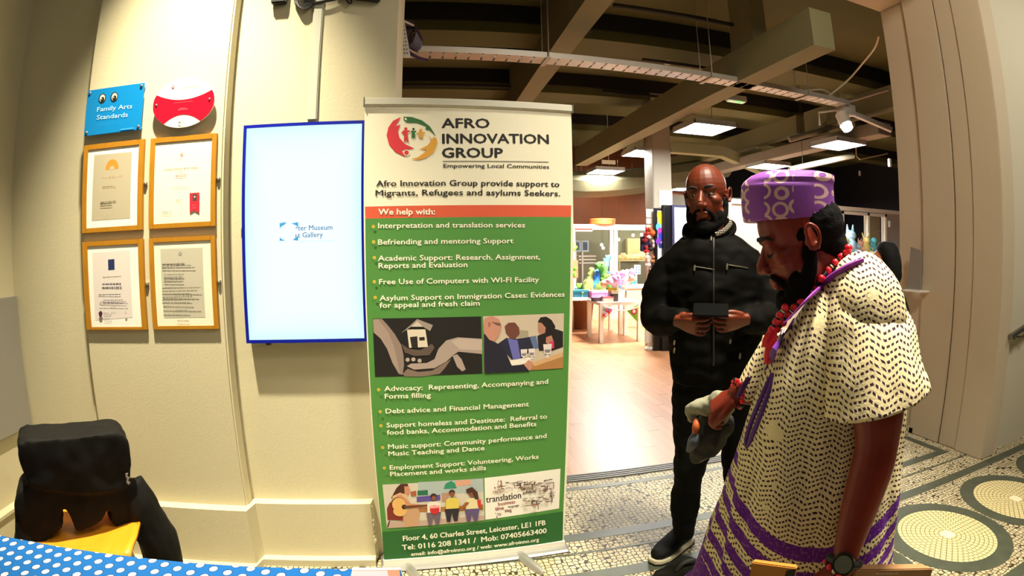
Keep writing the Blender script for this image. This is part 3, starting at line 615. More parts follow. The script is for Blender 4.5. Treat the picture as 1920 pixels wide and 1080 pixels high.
A.poly(q((245,440),(275,412),(325,410),(335,440),(300,480),(240,520),(205,515)), '#4a1f14'); A.poly(q((300,430),(332,428),(345,460),(335,490),(305,500)), '#c98a6c'); A.poly(q((215,500),(270,475),(320,490),(345,560),(300,590),(220,560)), '#d4b08a'); A.poly(q((240,500),(280,490),(350,555),(470,565),(470,582),(350,590)), '#c98a6c'); A.poly(q((300,600),(400,585),(415,625),(395,715),(310,725),(290,680)), '#c39a78')
A.poly(q((345,470),(385,460),(388,495),(350,500)), '#a8543c')
A.oval(q((258,560))[0], (.033, .036), '#5a2a14'); A.oval(q((262,560))[0], (.030, .033), '#e0b06a'); A.oval(q((270,608))[0], (.030, .026), '#e0b06a'); A.oval(q((300,578))[0], (.011, .012), '#3c1c10'); A.poly(q((300,570),(470,560),(470,572),(302,588)), '#6a3a1c')
for hx, hy, hc, sc, pc, w in ((512,505,'#2a1812','#e6e0d4','#6a5a6a',0), (645,478,'#3a1c14','#d8c458','#241c2c',1), (790,478,'#4a2418','#e0d4a8','#5a4a7a',1)):
    A.poly(q((hx-45,hy+50),(hx-20,hy+35),(hx+25,hy+33),(hx+52,hy+50),(hx+50,hy+115),(hx-45,hy+120)), sc); A.poly(q((hx-52,hy+115),(hx+55,hy+108),(hx+40,hy+200),(hx+15,hy+202),(hx,hy+140),(hx-12,hy+206),(hx-35,hy+208)), pc)
    A.oval(q((hx,hy-5))[0], (.0135, .014), hc); A.oval(q((hx+2,hy+8))[0], (.0105, .0115), '#8a4e38')
A.poly(q((745,450),(790,432),(830,470),(838,525),(810,520),(790,470),(755,480)), '#4a2418')
A.oval(q((520,597))[0], (.021, .0225), '#c81e2c'); A.poly(q((482,570),(558,565),(556,582),(484,588)), '#e8a0a0'); A.poly(q((690,600),(745,540),(770,545),(730,590)), '#9a5a2c'); A.poly(q((825,530),(852,520),(856,575),(835,580)), '#d0302c')
A.done('photo_print', bt, 'print of a guitar player with three children')
# print: cloud of words
A = Art(BP, BE, lift=.0016); q = lambda *p: [A.px(a, b) for a, b in z(*p)]
A.poly(q((880,370),(1430,302),(1420,590),(887,672)), '#f4efe4')
def wd(s, a, b, c, cap): A.text(s, q(a)[0], q(b)[0], c, cap, .011)
wd('translation', (893,550), (1145,515), '#2a1c1c', .034); wd('business', (980,572), (1103,552), '#8a1420', .019); wd('career', (940,482), (1032,470), '#c9a09a', .020); wd('time', (958,605), (1020,597), '#8a1a20', .020); wd('blog', (1030,618), (1076,610), '#7a2c30', .016); wd('language', (1054,585), (1130,572), '#3a2c30', .011); wd('advice', (1157,490), (1246,474), '#5a3434', .019); wd('sarah', (1147,460), (1212,450), '#6a4a40', .017)
R = random.Random(5); cols = ['#8a7a70', '#5a4a44', '#b09a90', '#9a4a48', '#3c3434', '#c4b4a8']
for i in range(190):
    u = R.random(); v = R.random(); x = 945+u*440; y0 = 372-u*.0; y = (395-u*20)+v*(245-u*95)
    if 885 < x < 1255 and 445 < y < 625 and not (x > 1150 and (y < 430 or y > 500)): continue
    w, h = (R.uniform(14, 44), R.uniform(4, 9)) if R.random() < .7 else (R.uniform(5, 9), R.uniform(18, 46))
    if x+w > 1392: continue
    A.poly(q((x,y),(x+w,y-w*.13),(x+w,y-w*.13+h),(x,y+h)), R.choice(cols))
for i in range(30):
    x = R.uniform(945, 1000); y = R.uniform(610, 655) if i < 12 else R.uniform(375, 450); A.poly(q((x,y),(x+6,y-1),(x+6,y+R.uniform(6,16)),(x,y+12)), R.choice(cols))
A.done('photo_print', bt, 'print of a cloud of words on white')

# ================================================================ TABLE WITH THE DOTTED CLOTH
TZ = .75; TX1, TY0, TY1 = -.075, .30, 1.012
t = thing('table', 'table under the blue dotted cloth at the front', 'table', (-.8, .65, 0))
bm = NB(); box(bm, (-1.60, TY0, TZ-.03), (TX1-.01, TY1-.008, TZ-.004)); obj('tabletop', bm, mat('#8a8478', .5), t, False)
for x_ in (-1.54, TX1-.06):
    for y_ in (TY0+.05, TY1-.06): bm = NB(); cyl(bm, (x_, y_, 0), (x_, y_, TZ-.03), .018, 12); obj('leg', bm, steel, t)
dm = Mat('dotted_cotton', .75, .3); x, y, z_ = dm.coord()
px_, py_ = .041, .036
a_ = ((x-y*.35)/px_).frac()-.5; b_ = ((y+x*.30)/py_).frac()-.5
a_ = a_*px_; b_ = b_*py_; d0 = ((a_*a_)/(.0098**2)+(b_*b_)/(.0105**2)).op('SQRT')
dm.colour(dm.mix(d0.lt(1.0), dm.mix(d0.lt(1.18), '#0664b4', '#08225a'), '#f3eddc'))
bm = NB(); nx, ny = 120, 46; grid = []
for j in range(ny+9):
    row_ = []
    for i in range(nx+9):
        u = -1.62 + (TX1+1.62)*min(i, nx)/nx; v = TY0+(TY1-TY0)*min(j, ny)/ny; zz = TZ
        if j > ny: zz -= .034*(j-ny); v += .006+.008*math.sin(u*21)*(j-ny)/6
        if i > nx: zz -= .034*(i-nx); u += .006+.008*math.sin(v*23)*(i-nx)/6
        if i <= nx and j <= ny: zz += .0016*noise.noise(Vector((u*7, v*7, 1)))
        row_.append(bm.verts.new((u, v, zz+.0015)))
    grid.append(row_)
for j in range(ny+8):
    for i in range(nx+8): bm.faces.new((grid[j][i], grid[j][i+1], grid[j+1][i+1], grid[j+1][i]))
o = obj('tablecloth', bm, dm.m); tag(o, 'bright blue tablecloth with white dots over the front table', 'tablecloth')
o.modifiers.new('thickness', 'SOLIDIFY').thickness = .0015
# pale pink card at the corner of the cloth
t = thing('printed_card', 'pale pink card lying at the corner of the dotted cloth', 'card', (-.13, .97, TZ+.002))
c = [onZ(a, b, TZ+.006) for a, b in ((661,1065),(748,1065.5),(752,1092),(655,1092))]
bm = NB(); prism(bm, c, (0, 0, -.003)); obj('sheet', bm, mat('#e8a9b4', .4), t, False)
bm = NB(); prism(bm, [onZ(a, b, TZ+.0075) for a, b in ((660,1064),(748,1064.5),(748,1068),(660,1068.5))], (0, 0, -.003)); obj('border', bm, white, t, False)
bm = NB(); prism(bm, [onZ(a, b, TZ+.0075) for a, b in ((726,1068.5),(748,1068.3),(752,1092),(732,1092))], (0, 0, -.001)); obj('print', bm, mat('#c87860', .4), t, False)
# ================================================================ CHAIR AND THE JACKET ON IT
ply = Mat('orange_ply', .35, .5); a, b, c = ply.coord(); ply.colour(ply.mix(ply.noise(5., ply.join(a*7., b*1.0, c*2.)), '#e08a14', '#f0a02c'))
CH = Vector((-1.30, 1.60, 0)); cr_ = Matrix.Rotation(math.radians(20), 4, 'Z')     # local: +y to the backrest
CT = Matrix.Translation(CH) @ cr_
def L3(x, y, z): return CT @ Vector((x, y, z))
t = thing('chair', 'orange plywood chair with metal legs behind the dotted table', 'chair', CH)
bm = NB(); gr_ = []
for j in range(17):
    v = -.22+.44*j/16; row_ = []
    for i in range(17):
        u = -1+2*i/16; w = .215*(1-.18*max(0, (v-.02)/.2)**2 if v > .02 else 1-.06*max(0, (-v-.12)/.1)); zz = .455+.022*u*u - .05*max(0, (-v-.14)/.08)**2*.4 + .02*max(0, (v-.1)/.12)**2
        row_.append(bm.verts.new(L3(u*w, v, zz)))
    gr_.append(row_)
for j in range(16):
    for i in range(16): bm.faces.new((gr_[j][i], gr_[j][i+1], gr_[j+1][i+1], gr_[j+1][i]))
o = obj('seat', bm, ply.m, t); o.modifiers.new('th', 'SOLIDIFY').thickness = -.012
bm = NB(); gr_ = []
for j in range(17):
    h = j/16; row_ = []
    for i in range(17):
        u = -1+2*i/16; w = .10+.06*min(1, h*1.5)**.8; row_.append(bm.verts.new(L3(u*w, .205+.09*h-.035*(1-u*u)*-1*.6-.02, .47+.27*h)))
    gr_.append(row_)
for j in range(16):
    for i in range(16): bm.faces.new((gr_[j][i], gr_[j][i+1], gr_[j+1][i+1], gr_[j+1][i]))
o = obj('backrest', bm, mat('#b9601a', .4), t, label='orange plywood backrest darkened for shade'); o.modifiers.new('th', 'SOLIDIFY').thickness = .012  # same ply as the seat, its shade put into a darker colour
for sx in (-1, 1):
    bm = NB(); tube(bm, [L3(sx*.15, -.12, .44), L3(sx*.20, -.17, .40), L3(sx*.235, -.22, 0)], .0095, 8, 4); obj('leg', bm, steel, t)
    bm = NB(); tube(bm, [L3(sx*.13, .12, .44), L3(sx*.19, .17, .40), L3(sx*.225, .25, 0)], .0095, 8, 4); obj('leg', bm, steel, t)
    bm = NB(); tube(bm, [L3(sx*.12, .10, .44), L3(sx*.13, .20, .46), L3(sx*.13, .245, .62)], .0095, 8, 4); obj('back_stay', bm, steel, t)
# jacket
JN = Vector((-.62, .78, 0)).normalized(); JP = Vector((-1.27, 1.66, .6))
def jp(a, b, d=0): return onp(a, b, JP, JN) - JN*d
t = thing('jacket', 'black padded jacket hung over the back of the chair', 'jacket', (-1.28, 1.68, .45))
bm = NB()
prism(bm, [jp(a, b, .10) for a, b in ((36,835),(36,818),(50,811),(120,806),(200,798),(222,799),(233,812),(239,850),(238,893),(222,905),(150,912),(90,905),(54,893),(42,868))], JN*.20)
prism(bm, [jp(a, b, .07) for a, b in ((54,893),(90,902),(150,908),(238,893),(256,925),(278,955),(300,995),(313,1035),(322,1080),(300,1100),(274,1060),(262,1010),(236,983),(213,975),(203,964),(205,930),(203,912),(196,945),(184,962),(170,971),(144,984),(138,978),(128,952),(117,938),(113,960),(118,975),(100,992),(62,1016),(34,1030),(20,1060),(31,990),(29,930),(36,908))], JN*.15)
tube(bm, [jp(238,900,.02), jp(262,945,.03), jp(292,1000,.04), jp(312,1060,.04)], [.06, .075, .075, .07], 12, 4)
body('shell', bm, mat('#0c0b09', .75, spec=.2), t, .008, 5, folds(9, 9, 7, .010))
A = Art(jp(232, 878, .125), (JN.cross(Vector((0, 0, 1)))*1), (0, 0, 1)); A.n = -JN
bm = NB(); p = [jp(a, b, .118) for a, b in ((226,868),(231,867),(230,872),(234,875),(231,880),(235,884),(232,888),(228,884),(229,878),(227,874))]
prism(bm, p, -JN*.003); obj('stitched_mark', bm, mat('#8d8a80', .7), t, False)
# ================================================================ DARK BAG ON THE FLOOR
c = Vector((.98, 1.66, 0)); bm = NB()
loft(bm, [ring(c+Vector((0, 0, h)), (a, .03*h, 0), (0, b, 0), 20, 2.6) for h, a, b in ((.0, .16, .10), (.05, .18, .11), (.11, .14, .09), (.16, .08, .06), (.19, .04, .04))])
t = thing('bag', 'dark slumped cloth bag on the floor by the sneaker', 'bag', c); body('shell', bm, mat('#0d0d07', .9, spec=.1, vary=.4, bscale=9), t, .008, 3, folds(14, 14, 14, .016))
bm = NB(); tube(bm, [c+Vector((-.05, -.02, .165)), c+Vector((-.03, -.03, .205)), c+Vector((.02, -.03, .21)), c+Vector((.05, -.02, .165))], .008, 8, 5); obj('strap', bm, mat('#0c0c08', .8), t)
# ================================================================ SHOP: OVERHEAD
lampw = mat('#e8f0ff', .4, emit=26.)
def lamp(loc, label, tilt=0):
    t = thing('pendant_light', label, 'light', loc, 'square pendant lights over the shop')
    x, y, z = loc; h = .29
    bm = NB(); box(bm, (x-h, y-h, z+.02), (x+h, y+h, z+.06)); obj('housing', bm, mat('#c9c8c2', .4), t, False, bevel=.006)
    for sx in (-1, 1):
        for sy in (-1, 1):
            bm = NB(); cbox(bm, (x+sx*.142, y+sy*.142, z+.012), (.235, .235, .014)); obj('diffuser', bm, lampw, t, False)
    bm = NB(); cbox(bm, (x, y, z+.008), (.02, .58, .03)); cbox(bm, (x, y, z+.008), (.58, .02, .03))
    for s in (-1, 1): cbox(bm, (x+s*h, y, z+.01), (.014, .594, .04)); cbox(bm, (x, y+s*h, z+.01), (.594, .014, .04))
    obj('louvre', bm, mat('#b9b8b2', .4, .3), t, False)
    for s in (-1, 1): bm = NB(); cyl(bm, (x, y+s*.2, z+.06), (x, y+s*.2, 3.9), .004, 6); obj('hanging_wire', bm, mat('#8a8678', .5), t, False)
lamp((3.38, 5.71, 2.9), 'square pendant light nearest the opening, right of the pale column')
lamp((3.40, 7.55, 2.9), 'square pendant light hanging just left of the pale column top')
lamp((3.47, 9.59, 2.9), 'square pendant light further back, below the white sign plate')
lamp((3.55, 11.6, 2.9), 'square pendant light at the far end, half behind the banner edge')
lamp((5.94, 7.8, 2.9), 'square pendant light glowing just above the purple cap')
lamp((5.59, 5.64, 2.9), 'square pendant light under the white spotlight near the pier')
lamp((6.16, 11.8, 2.9), 'small far pendant light beside the bald head')
for x, y, pw in ((3.4, 5.7, 50), (3.4, 7.8, 300), (3.5, 10.0, 330), (5.9, 7.8, 170), (5.6, 5.6, 130), (6.1, 10.5, 170)):
    area('pendant_glow', (x, y, 2.88), (x, y, 0), .55, pw, (1.0, .96, .86))
# perforated cable tray
traym = mat('#c3bdb4', .4, .4)
t = thing('cable_tray', 'long perforated metal cable tray crossing under the shop ceiling', 'cable tray', (2.2, 4.25, 3.0))
TA, TB = Vector((-.45, 4.14, 3.0)), Vector((4.42, 4.30, 3.0)); te = (TB-TA).normalized(); tn = Vector((-te.y, te.x, 0)); TL = (TB-TA).length
def tp(s, d, z): return TA + te*s + tn*d + Vector((0, 0, z))
bm = NB(); n = int(TL/.105)
for i in range(n):
    s = i*.105
    for (da, db) in ((-.075, -.012), (.012, .075)):
        prism(bm, [tp(s, da, 0), tp(s+.088, da, 0), tp(s+.088, db, 0), tp(s, db, 0)], (0, 0, .004))
prism(bm, [tp(0, -.012, 0), tp(TL, -.012, 0), tp(TL, .012, 0), tp(0, .012, 0)], (0, 0, .003)); obj('perforated_base', bm, traym, t, False)
for d in (-.08, .075):
    bm = NB(); prism(bm, [tp(0, d, 0), tp(TL, d, 0), tp(TL, d+.005, 0), tp(0, d+.005, 0)], (0, 0, .05)); obj('side_rail', bm, traym, t, False)
for s in (1.45, 3.0, 4.2):
    bm = NB(); prism(bm, [tp(s, -.11, -.012), tp(s+.04, -.11, -.012), tp(s+.04, .11, -.012), tp(s, .11, -.012)], (0, 0, .010))
    for d in (-.1, .1): cyl(bm, tp(s+.02, d, 0), tp(s+.02, d, .9), .005, 6)
    obj('hanger', bm, mat('#a29a88', .4, .4), t, False)
# perforated bracket and purple cable coil at the near end
bx = onX(749, 60, -.115); 
M_ = onY(766, 62, 3.10)
t = thing('cable_coil', 'coil of dark purple cable hung at the left end of the tray', 'cable', M_)
for k in range(5):
    bm = NB(); r0 = .075-.006*k; tube(bm, [M_+Vector((r0*.62*math.cos(a*PI/9)+.012*k, .012*k, -.01*k+r0*1.1*math.sin(a*PI/9))) for a in range(19)], .009, 6)
    obj('cable_turn', bm, mat(['#2a1420', '#3a1c30', '#2c1a40', '#241018', '#3c2040'][k], .45), t)
bm = NB(); tube(bm, [M_+Vector((.02, 0, -.07)), M_+Vector((0, .02, -.11)), M_+Vector((.06, .03, -.15)), M_+Vector((.12, .05, -.16))], .010, 6, 4); obj('cable_tail', bm, mat('#33204a', .45), t)
bm = NB(); cyl(bm, Vector((-.135, 3.005, M_.z+.05)), M_+Vector((.03, 0, .05)), .008, 8); obj('wall_hook', bm, traym, t)
P4 = [onY(a, b, 3.022) for a, b in ((752,30),(757,30),(770,108),(752,108))]
bm = NB(); prism(bm, P4, (0, .004, 0))
t = thing('perforated_bracket', 'pale perforated metal plate at the wall end of the tray', 'bracket', P4[3]); obj('plate', bm, traym, t, False)
A = Art((0, 3.0215, 0), (1, 0, 0))
for i in range(9):
    for j in range(2): 
        c = A.px(756.5+i*.9+ (-5 if j and i > 3 else 0)*j, 42+i*7.2); 
        if j == 0 or i > 3: A.oval(c, (.0045, .0045), '#4a3830', 8)
A.done('holes', t)
# spotlight at the right end, rails and cables
sx, sy, sz = 4.52, 4.36, 2.98
c = onY(1586, 208, 4.36)
t = thing('ceiling_spotlight', 'white ceiling spotlight shining at the right end of the tray', 'spotlight', c)
bm = NB(); cbox(bm, (c.x, c.y, c.z), (.17, .16, .12)); obj('mount_box', bm, mat('#c9c4b8', .5), t, bevel=.008)
h = onY(1586, 234, 4.30); bm = NB(); cyl(bm, h+Vector((0, .06, .13)), h, .072, 20); obj('lamp_head', bm, mat('#ded8cc', .4), t)
bm = NB(); cyl(bm, h+Vector((0, 0, 0)), h+Vector((0, -.03, -.05)), .066, 20, .06); obj('lens', bm, mat('#f4f4ff', .3, emit=14.), t)
bm = NB(); tube(bm, [c+Vector((-.07, 0, -.05)), c+Vector((-.08, -.02, -.16)), h+Vector((-.07, 0, -.0))], .013, 6); obj('yoke', bm, mat('#ded8cc', .4), t)
pale = mat('#b4ab98', .5)
def bar(name, pts, r, m, label, cat, n=6, sm=0):
    bm = NB(); tube(bm, pts, r, n, sm); return tag(obj(name, bm, m), label, cat)
bar('lighting_rail', [onY(1594, 211, 4.36), onY(1672, 244, 4.1)], .035, pale, 'pale rail from the spotlight down to the pier', 'rail', 4)
bar('conduit', [onY(1587, 192, 4.5), onY(1665, 168, 4.2)], .016, pale, 'thin pale conduit rising from the spotlight to the pier', 'conduit')
bar('white_cable', [onY(1648, 68, 3.2), onY(1640, 90, 3.35), onY(1618, 118, 3.8), onY(1590, 150, 4.1), onY(1553, 181, 4.3)], .011, mat('#cfc2a0', .5), 'long pale cable sagging from the pier to the tray', 'cable', 6, 5)
bar('white_cable', [onY(1505, 171, 4.28), onY(1540, 168, 4.26), onY(1557, 176, 4.3), onY(1565, 188, 4.34)], .011, mat('#cfc2a0', .5), 'short curved pale cable lying on the tray end', 'cable', 6, 5)
bar('conduit', [onY(1584, 204, 4.36), onY(1535, 211, 4.5), onY(1537, 235, 4.5)], .014, pale, 'bent pale conduit left of the spotlight', 'conduit')
bar('conduit', [Vector((onY(1606, 293, 6.5).x, 6.5, 3.9)), onY(1606, 293, 6.5), onY(1612, 299, 6.5), onY(1664, 288, 6.5)], .012, pale, 'thin bent conduit low beside the pier', 'conduit')
bm = NB(); a = onY(1596, 180, 5.6); box(bm, (a.x-.25, 4.9, 2.95), (a.x+.02, 9.5, 3.12)); tag(obj('ceiling_trunking', bm, mat('#8a8376', .6), bevel=.01), 'grey trunking running back behind the spotlight', 'trunking')
for p, q_, l in (((1480,262),(1600,228),'upper pale pipe crossing behind the spotlight'), ((1480,318),(1600,292),'lower pale pipe above the purple cap')):
    a, b = onY(*p, 6.3), onY(*q_, 6.0); t = thing('overhead_pipe', l, 'pipe', a); bm = NB(); tube(bm, [a, b], .045, 8); obj('pipe', bm, mat('#7c7563', .6), t)
    for k in (.2, .8): c = a.lerp(b, k); bm = NB(); cyl(bm, c, (c.x, c.y, 3.9), .004, 5); obj('hanger_rod', bm, mat('#2a2618', .7), t)
# small things on the ceiling
g = onZ(1252, 112, 3.62); t = thing('smoke_detector', 'white smoke detector under the shop ceiling', 'smoke detector', g)
bm = NB(); lathe(bm, (g.x, g.y, 3.9-.28), [(.05, .0), (.075, .03), (.075, .05)]); obj('base', bm, white, t)
bm = NB(); lathe(bm, (g.x, g.y, 3.56), [(.02, 0), (.045, .01), (.05, .06)]); obj('sensor_head', bm, mat('#d8d2c2', .5), t)
bm = NB(); cyl(bm, (g.x, g.y, 3.66), (g.x, g.y, 3.9), .012, 8); obj('stem', bm, pale, t)
g = onZ(1380, 190, 3.0); t = thing('exit_light', 'slim emergency light with a green glow under the duct', 'emergency light', g)
bm = NB(); cbox(bm, g+Vector((0, 0, .03)), (.24, .08, .06)); obj('housing', bm, mat('#b9b4a4', .5), t, bevel=.006)
bm = NB(); cbox(bm, g+Vector((0, 0, -.004)), (.2, .06, .012)); obj('diffuser', bm, mat('#cfe8b8', .4, emit=.5), t, False)
bm = NB(); cbox(bm, g+Vector((.02, -.02, -.012)), (.04, .02, .008)); obj('indicator', bm, mat('#3aff4a', .4, emit=3.), t, False)
bm = NB(); cyl(bm, g+Vector((0, 0, .06)), Vector((g.x, g.y, 3.9)), .006, 6); obj('stem', bm, pale, t)
g = onZ(1141, 304, 3.0); bm = NB(); cbox(bm, g, (.26, .03, .07)); cyl(bm, g+Vector((0, 0, .03)), Vector((g.x, g.y, 3.9)), .005, 6); tag(obj('sign_plate', bm, mat('#cfc8b0', .5)), 'small pale sign plate hanging above the third lamp', 'sign')
pipes = [((755,92),(1000,94),5.0,.022,'dark pipe just above the tray left of the beam'), ((1150,2),(1345,48),4.2,.022,'dark pipe across the top right bay'), ((1345,48),(1430,52),4.2,.02,'dark pipe end near the duct'), ((1205,112),(1345,130),5.1,.018,'dark pipe carrying the smoke detector'), ((752,160),(960,163),6.9,.022,'dark pipe across the second bay'), ((1060,53),(1108,57),4.3,.02,'short dark pipe under the beam'), ((1130,173),(1240,181),7.0,.02,'dark pipe behind the banner corner')]
for p, q_, Y, r, l in pipes: 
    a, b = onY(*p, Y), onY(*q_, Y); b.z = a.z = (a.z+b.z)/2; bar('ceiling_pipe', [a, b], r, mat('#1b1913', .7), l, 'pipe', 8)
for p, Y, l in (((1668,305),5.5,'white sensor high beside the pier'), ((1612,325),9.5,'small white sensor on the dark back wall')):
    g = onY(*p, Y); bm = NB(); cbox(bm, g, (.05, .04, .12)); tag(obj('wall_sensor', bm, white, bevel=.005), l, 'sensor')
# ================================================================ SHOP: GLASS FRONT AND ROOM BEHIND
GY = 10.2
fw = mat('#e9e2d2', .5); glass = bpy.data.materials.new('window_glass'); glass.use_nodes = True
gb = glass.node_tree.nodes['Principled BSDF']; gb.inputs['Transmission Weight'].default_value = 1.0; gb.inputs['Roughness'].default_value = .02; gb.inputs['IOR'].default_value = 1.02
gx = lambda px, py=460: onY(px, py, GY).x
gz = lambda py, px=1150: onY(px, py, GY).z
ztop, zbot = gz(421), .0
L_, R_x = gx(1070), 6.6
t = thing('window_1', 'white framed glass front behind the toy tables', 'window', ((L_+R_x)/2, GY, 0)); del t['category'], t['label']; t['kind'] = 'structure'
bm = NB()
box(bm, (L_-.6, GY-.03, gz(431)), (R_x, GY+.05, ztop)); box(bm, (L_-.6, GY-.03, .62), (R_x, GY+.05, .70))
for a, b in ((1070,1078),(1143,1149),(1151,1157),(1213,1220),(1290,1296)): box(bm, (gx(a), GY-.035, 0), (gx(b), GY+.055, ztop))
obj('window_frame', bm, fw, t, False)
bm = NB(); box(bm, (L_, GY+.005, .7), (R_x, GY+.012, gz(431))); obj('pane', bm, glass, t, False)
bm = NB(); box(bm, (L_-.6, GY, 0), (R_x, GY+.03, .62)); obj('panel', bm, mat('#c9ae90', .6), t, False)
bm = NB(); box(bm, (2.0, 12.0, 0), (6.9, 12.15, ztop)); struct('wall_display', bm, mat('#77755c', .8))
area('display_room_light', (4.2, 11.2, 3.4), (4.3, 11.4, .8), .7, 34, (1, .9, .7))
# back-room furniture seen through the glass
YB = 11.9
def bgp(px, py, Y=YB): return onY(px, py, Y)
bm = NB(); a, b = bgp(1176, 447), bgp(1206, 482); box(bm, (a.x, YB-.02, b.z), (b.x, YB+.1, a.z)); tag(obj('wall_poster', bm, mat('#d9c58a', .6)), 'cream poster on the wall behind the right pane', 'poster')
t = None
for px_s, l in (((1078,1089),'narrow blue framed picture behind the left pane'), ((1090,1104),'wider blue framed picture behind the left pane')):
    a, b = bgp(px_s[0], 451, 10.35), bgp(px_s[1], 472, 10.35); t = thing('framed_picture', l, 'picture', (a.x, 10.35, b.z))
    bm = NB(); box(bm, (a.x, 10.35, b.z), (b.x, 10.38, a.z)); obj('frame', bm, mat('#c9dce6', .5), t, False)
    bm = NB(); box(bm, (a.x+.03, 10.344, b.z+.03), (b.x-.03, 10.35, a.z-.03)); obj('print', bm, mat('#5a6f86', .5, vary=.5, bscale=14), t, False)
    bm = NB(); box(bm, (a.x+.02, 10.38, 0), (a.x+.05, 10.41, a.z)); obj('stand', bm, fw, t, False)
zs = bgp(1180, 487, 10.7).z
t = thing('display_shelf', 'cream shelf of round plates behind the right pane', 'shelf', (4.4, 10.7, zs)); bm = NB(); box(bm, (bgp(1157,485,10.7).x, 10.6, zs-.03), (bgp(1212,485,10.7).x, 10.9, zs)); obj('board', bm, mat('#e8dca8', .5), t, False)
for a in (1158, 1211): bm = NB(); g = bgp(a, 485, 10.7).x; box(bm, (g, 10.62, 0), (g+.03, 10.65, zs)); obj('upright', bm, mat('#e8dca8', .5), t, False)
for k, (px, w, h, l) in enumerate(((1161,.06,.10,'square cream mug at left end of the plate shelf'), (1169,.075,.15,'tall cream pot on the plate shelf'), (1178,.07,.11,'cream jug beside the tall pot'), (1186,.07,.12,'cream cup in the middle of the plate shelf'), (1196,.10,.12,'wide cream bowl on the plate shelf'), (1206,.11,.17,'large round plate at the right end of the shelf'))):
    x_ = bgp(px, 485, 10.72).x; bm = NB(); lathe(bm, (x_, 10.74, zs), [(w*.6, 0), (w, h*.3), (w*.95, h*.7), (w*.55, h), (w*.4, h), (w*.75, h*.6), (w*.7, h*.3)], 14); tag(obj('pot', bm, mat('#ecd9a0', .4)), l, 'pottery', 'pottery behind the right pane')
for k, (px, py, l) in enumerate(((1128,459,'upper small round lamp in the left pane'), (1131,465,'lower small round lamp in the left pane'), (1160,449,'small round lamp at the left of the right pane'), (1187,441,'small round lamp near the top of the right pane'), (1203,440,'small round lamp at the right of the right pane'))):
    g = bgp(px, py, 10.9); t = thing('hanging_lamp', l, 'lamp', g, 'little hanging lamps behind the glass'); bm = NB(); ell(bm, g, (.035, .035, .035), n=10); obj('bulb', bm, mat('#fff4d0', .4, emit=4.), t); bm = NB(); cyl(bm, g, (g.x, g.y, 3.9), .003, 5); obj('cord', bm, mat('#3a3224', .8), t)
# white trays on a low unit behind left pane
t = thing('display_plinth', 'low pale plinth with white slats behind the left pane', 'plinth', bgp(1105, 490, 10.6))
g = bgp(1102, 490, 10.6); bm = NB(); box(bm, (g.x-.22, 10.6, 0), (g.x+.2, 10.9, g.z-.06)); obj('body', bm, mat('#9a957e', .6), t, False)
for k in range(3): bm = NB(); box(bm, (g.x-.2, 10.58, g.z-.05+k*.07), (g.x+.18, 10.9, g.z-.02+k*.07)); obj('slat', bm, white, t, False)
# orange hat boxes on top of frame
g = onY(1133, 422, GY); t = thing('hat_box', 'round orange drum box standing on top of the glass front', 'box', (g.x, GY, ztop)); bm = NB(); hh = onY(1133, 411, GY).z-ztop+.0; w = (gx(1157, 417)-gx(1110, 417))/2
lathe(bm, (g.x, GY+.12, ztop), [(w, 0), (w, hh*.8), (w*.97, hh)], 28); obj('drum', bm, mat('#e0662a', .5), t); bm = NB(); lathe(bm, (g.x, GY+.12, ztop+hh), [(w*1.01, -.02), (w*1.01, .012), (w*.5, .02)], 28); obj('lid', bm, mat('#e87c3c', .5), t)
bm = NB(); a = onY(1148, 412, GY-.1); cbox(bm, (a.x, GY+.12-w-.001, ztop+hh/2), (.02, .006, hh)); obj('strap', bm, mat('#c22c1c', .5), t, False)
bm = NB(); a, b = onY(1078, 428, GY-.05), onY(1110, 434, GY-.05); box(bm, (a.x, GY-.07, b.z), (b.x, GY-.04, a.z)); t = thing('pane_reflection', 'thin red and white reflection strip along the top of the left pane', 'sign', (a.x, GY-.05, b.z)); obj('strip', bm, mat('#c9281c', .5), t, False); bm = NB(); box(bm, (a.x, GY-.074, b.z), (b.x, GY-.07, b.z+(a.z-b.z)*.4)); obj('band', bm, white, t, False)  # reflection in the glass built as a solid strip
t = thing('notice_card', 'small white card with blue squares by the spinner', 'card', bgp(1196, 510, 10.0)); a, b = bgp(1190, 497, 10.0), bgp(1201, 514, 10.0); bm = NB(); box(bm, (a.x, 10, b.z), (b.x, 10.03, a.z)); box(bm, (a.x+.04, 10.03, 0), (a.x+.07, 10.06, b.z+.1)); obj('card', bm, white, t, False)
A = Art((0, 9.999, 0), (1, 0, 0)); 
for i in range(2):
    for j in range(3): A.rect((a.x+.02+i*.06, b.z+.02+j*.055), (a.x+.055+i*.06, b.z+.05+j*.055), '#4a66c0')
A.done('print', t)
# ================================================================ SHOP: TABLES AND GOODS
tw = mat('#f6f2ea', .4)
def shop_table(x0, x1, y0, y1, zt_, label):
    t = thing('display_table', label, 'table', ((x0+x1)/2, (y0+y1)/2, 0), 'white display tables in the shop')
    bm = NB(); box(bm, (x0, y0, zt_-.05), (x1, y1, zt_)); obj('tabletop', bm, tw, t, False, bevel=.004)
    for x_ in (x0, x1-.06):
        for y_ in (y0, y1-.06): bm = NB(); box(bm, (x_, y_, 0), (x_+.06, y_+.06, zt_-.05)); obj('leg', bm, tw, t, False)
TT = onY(1128, 567, 7.6).z
shop_table(2.64, 3.33, 7.58, 8.22, TT, 'white square table with bunting, nearer of the two toy tables')
shop_table(2.10, 3.28, 8.26, 8.80, TT+.02, 'white table behind the bunting table, loaded with green toys')
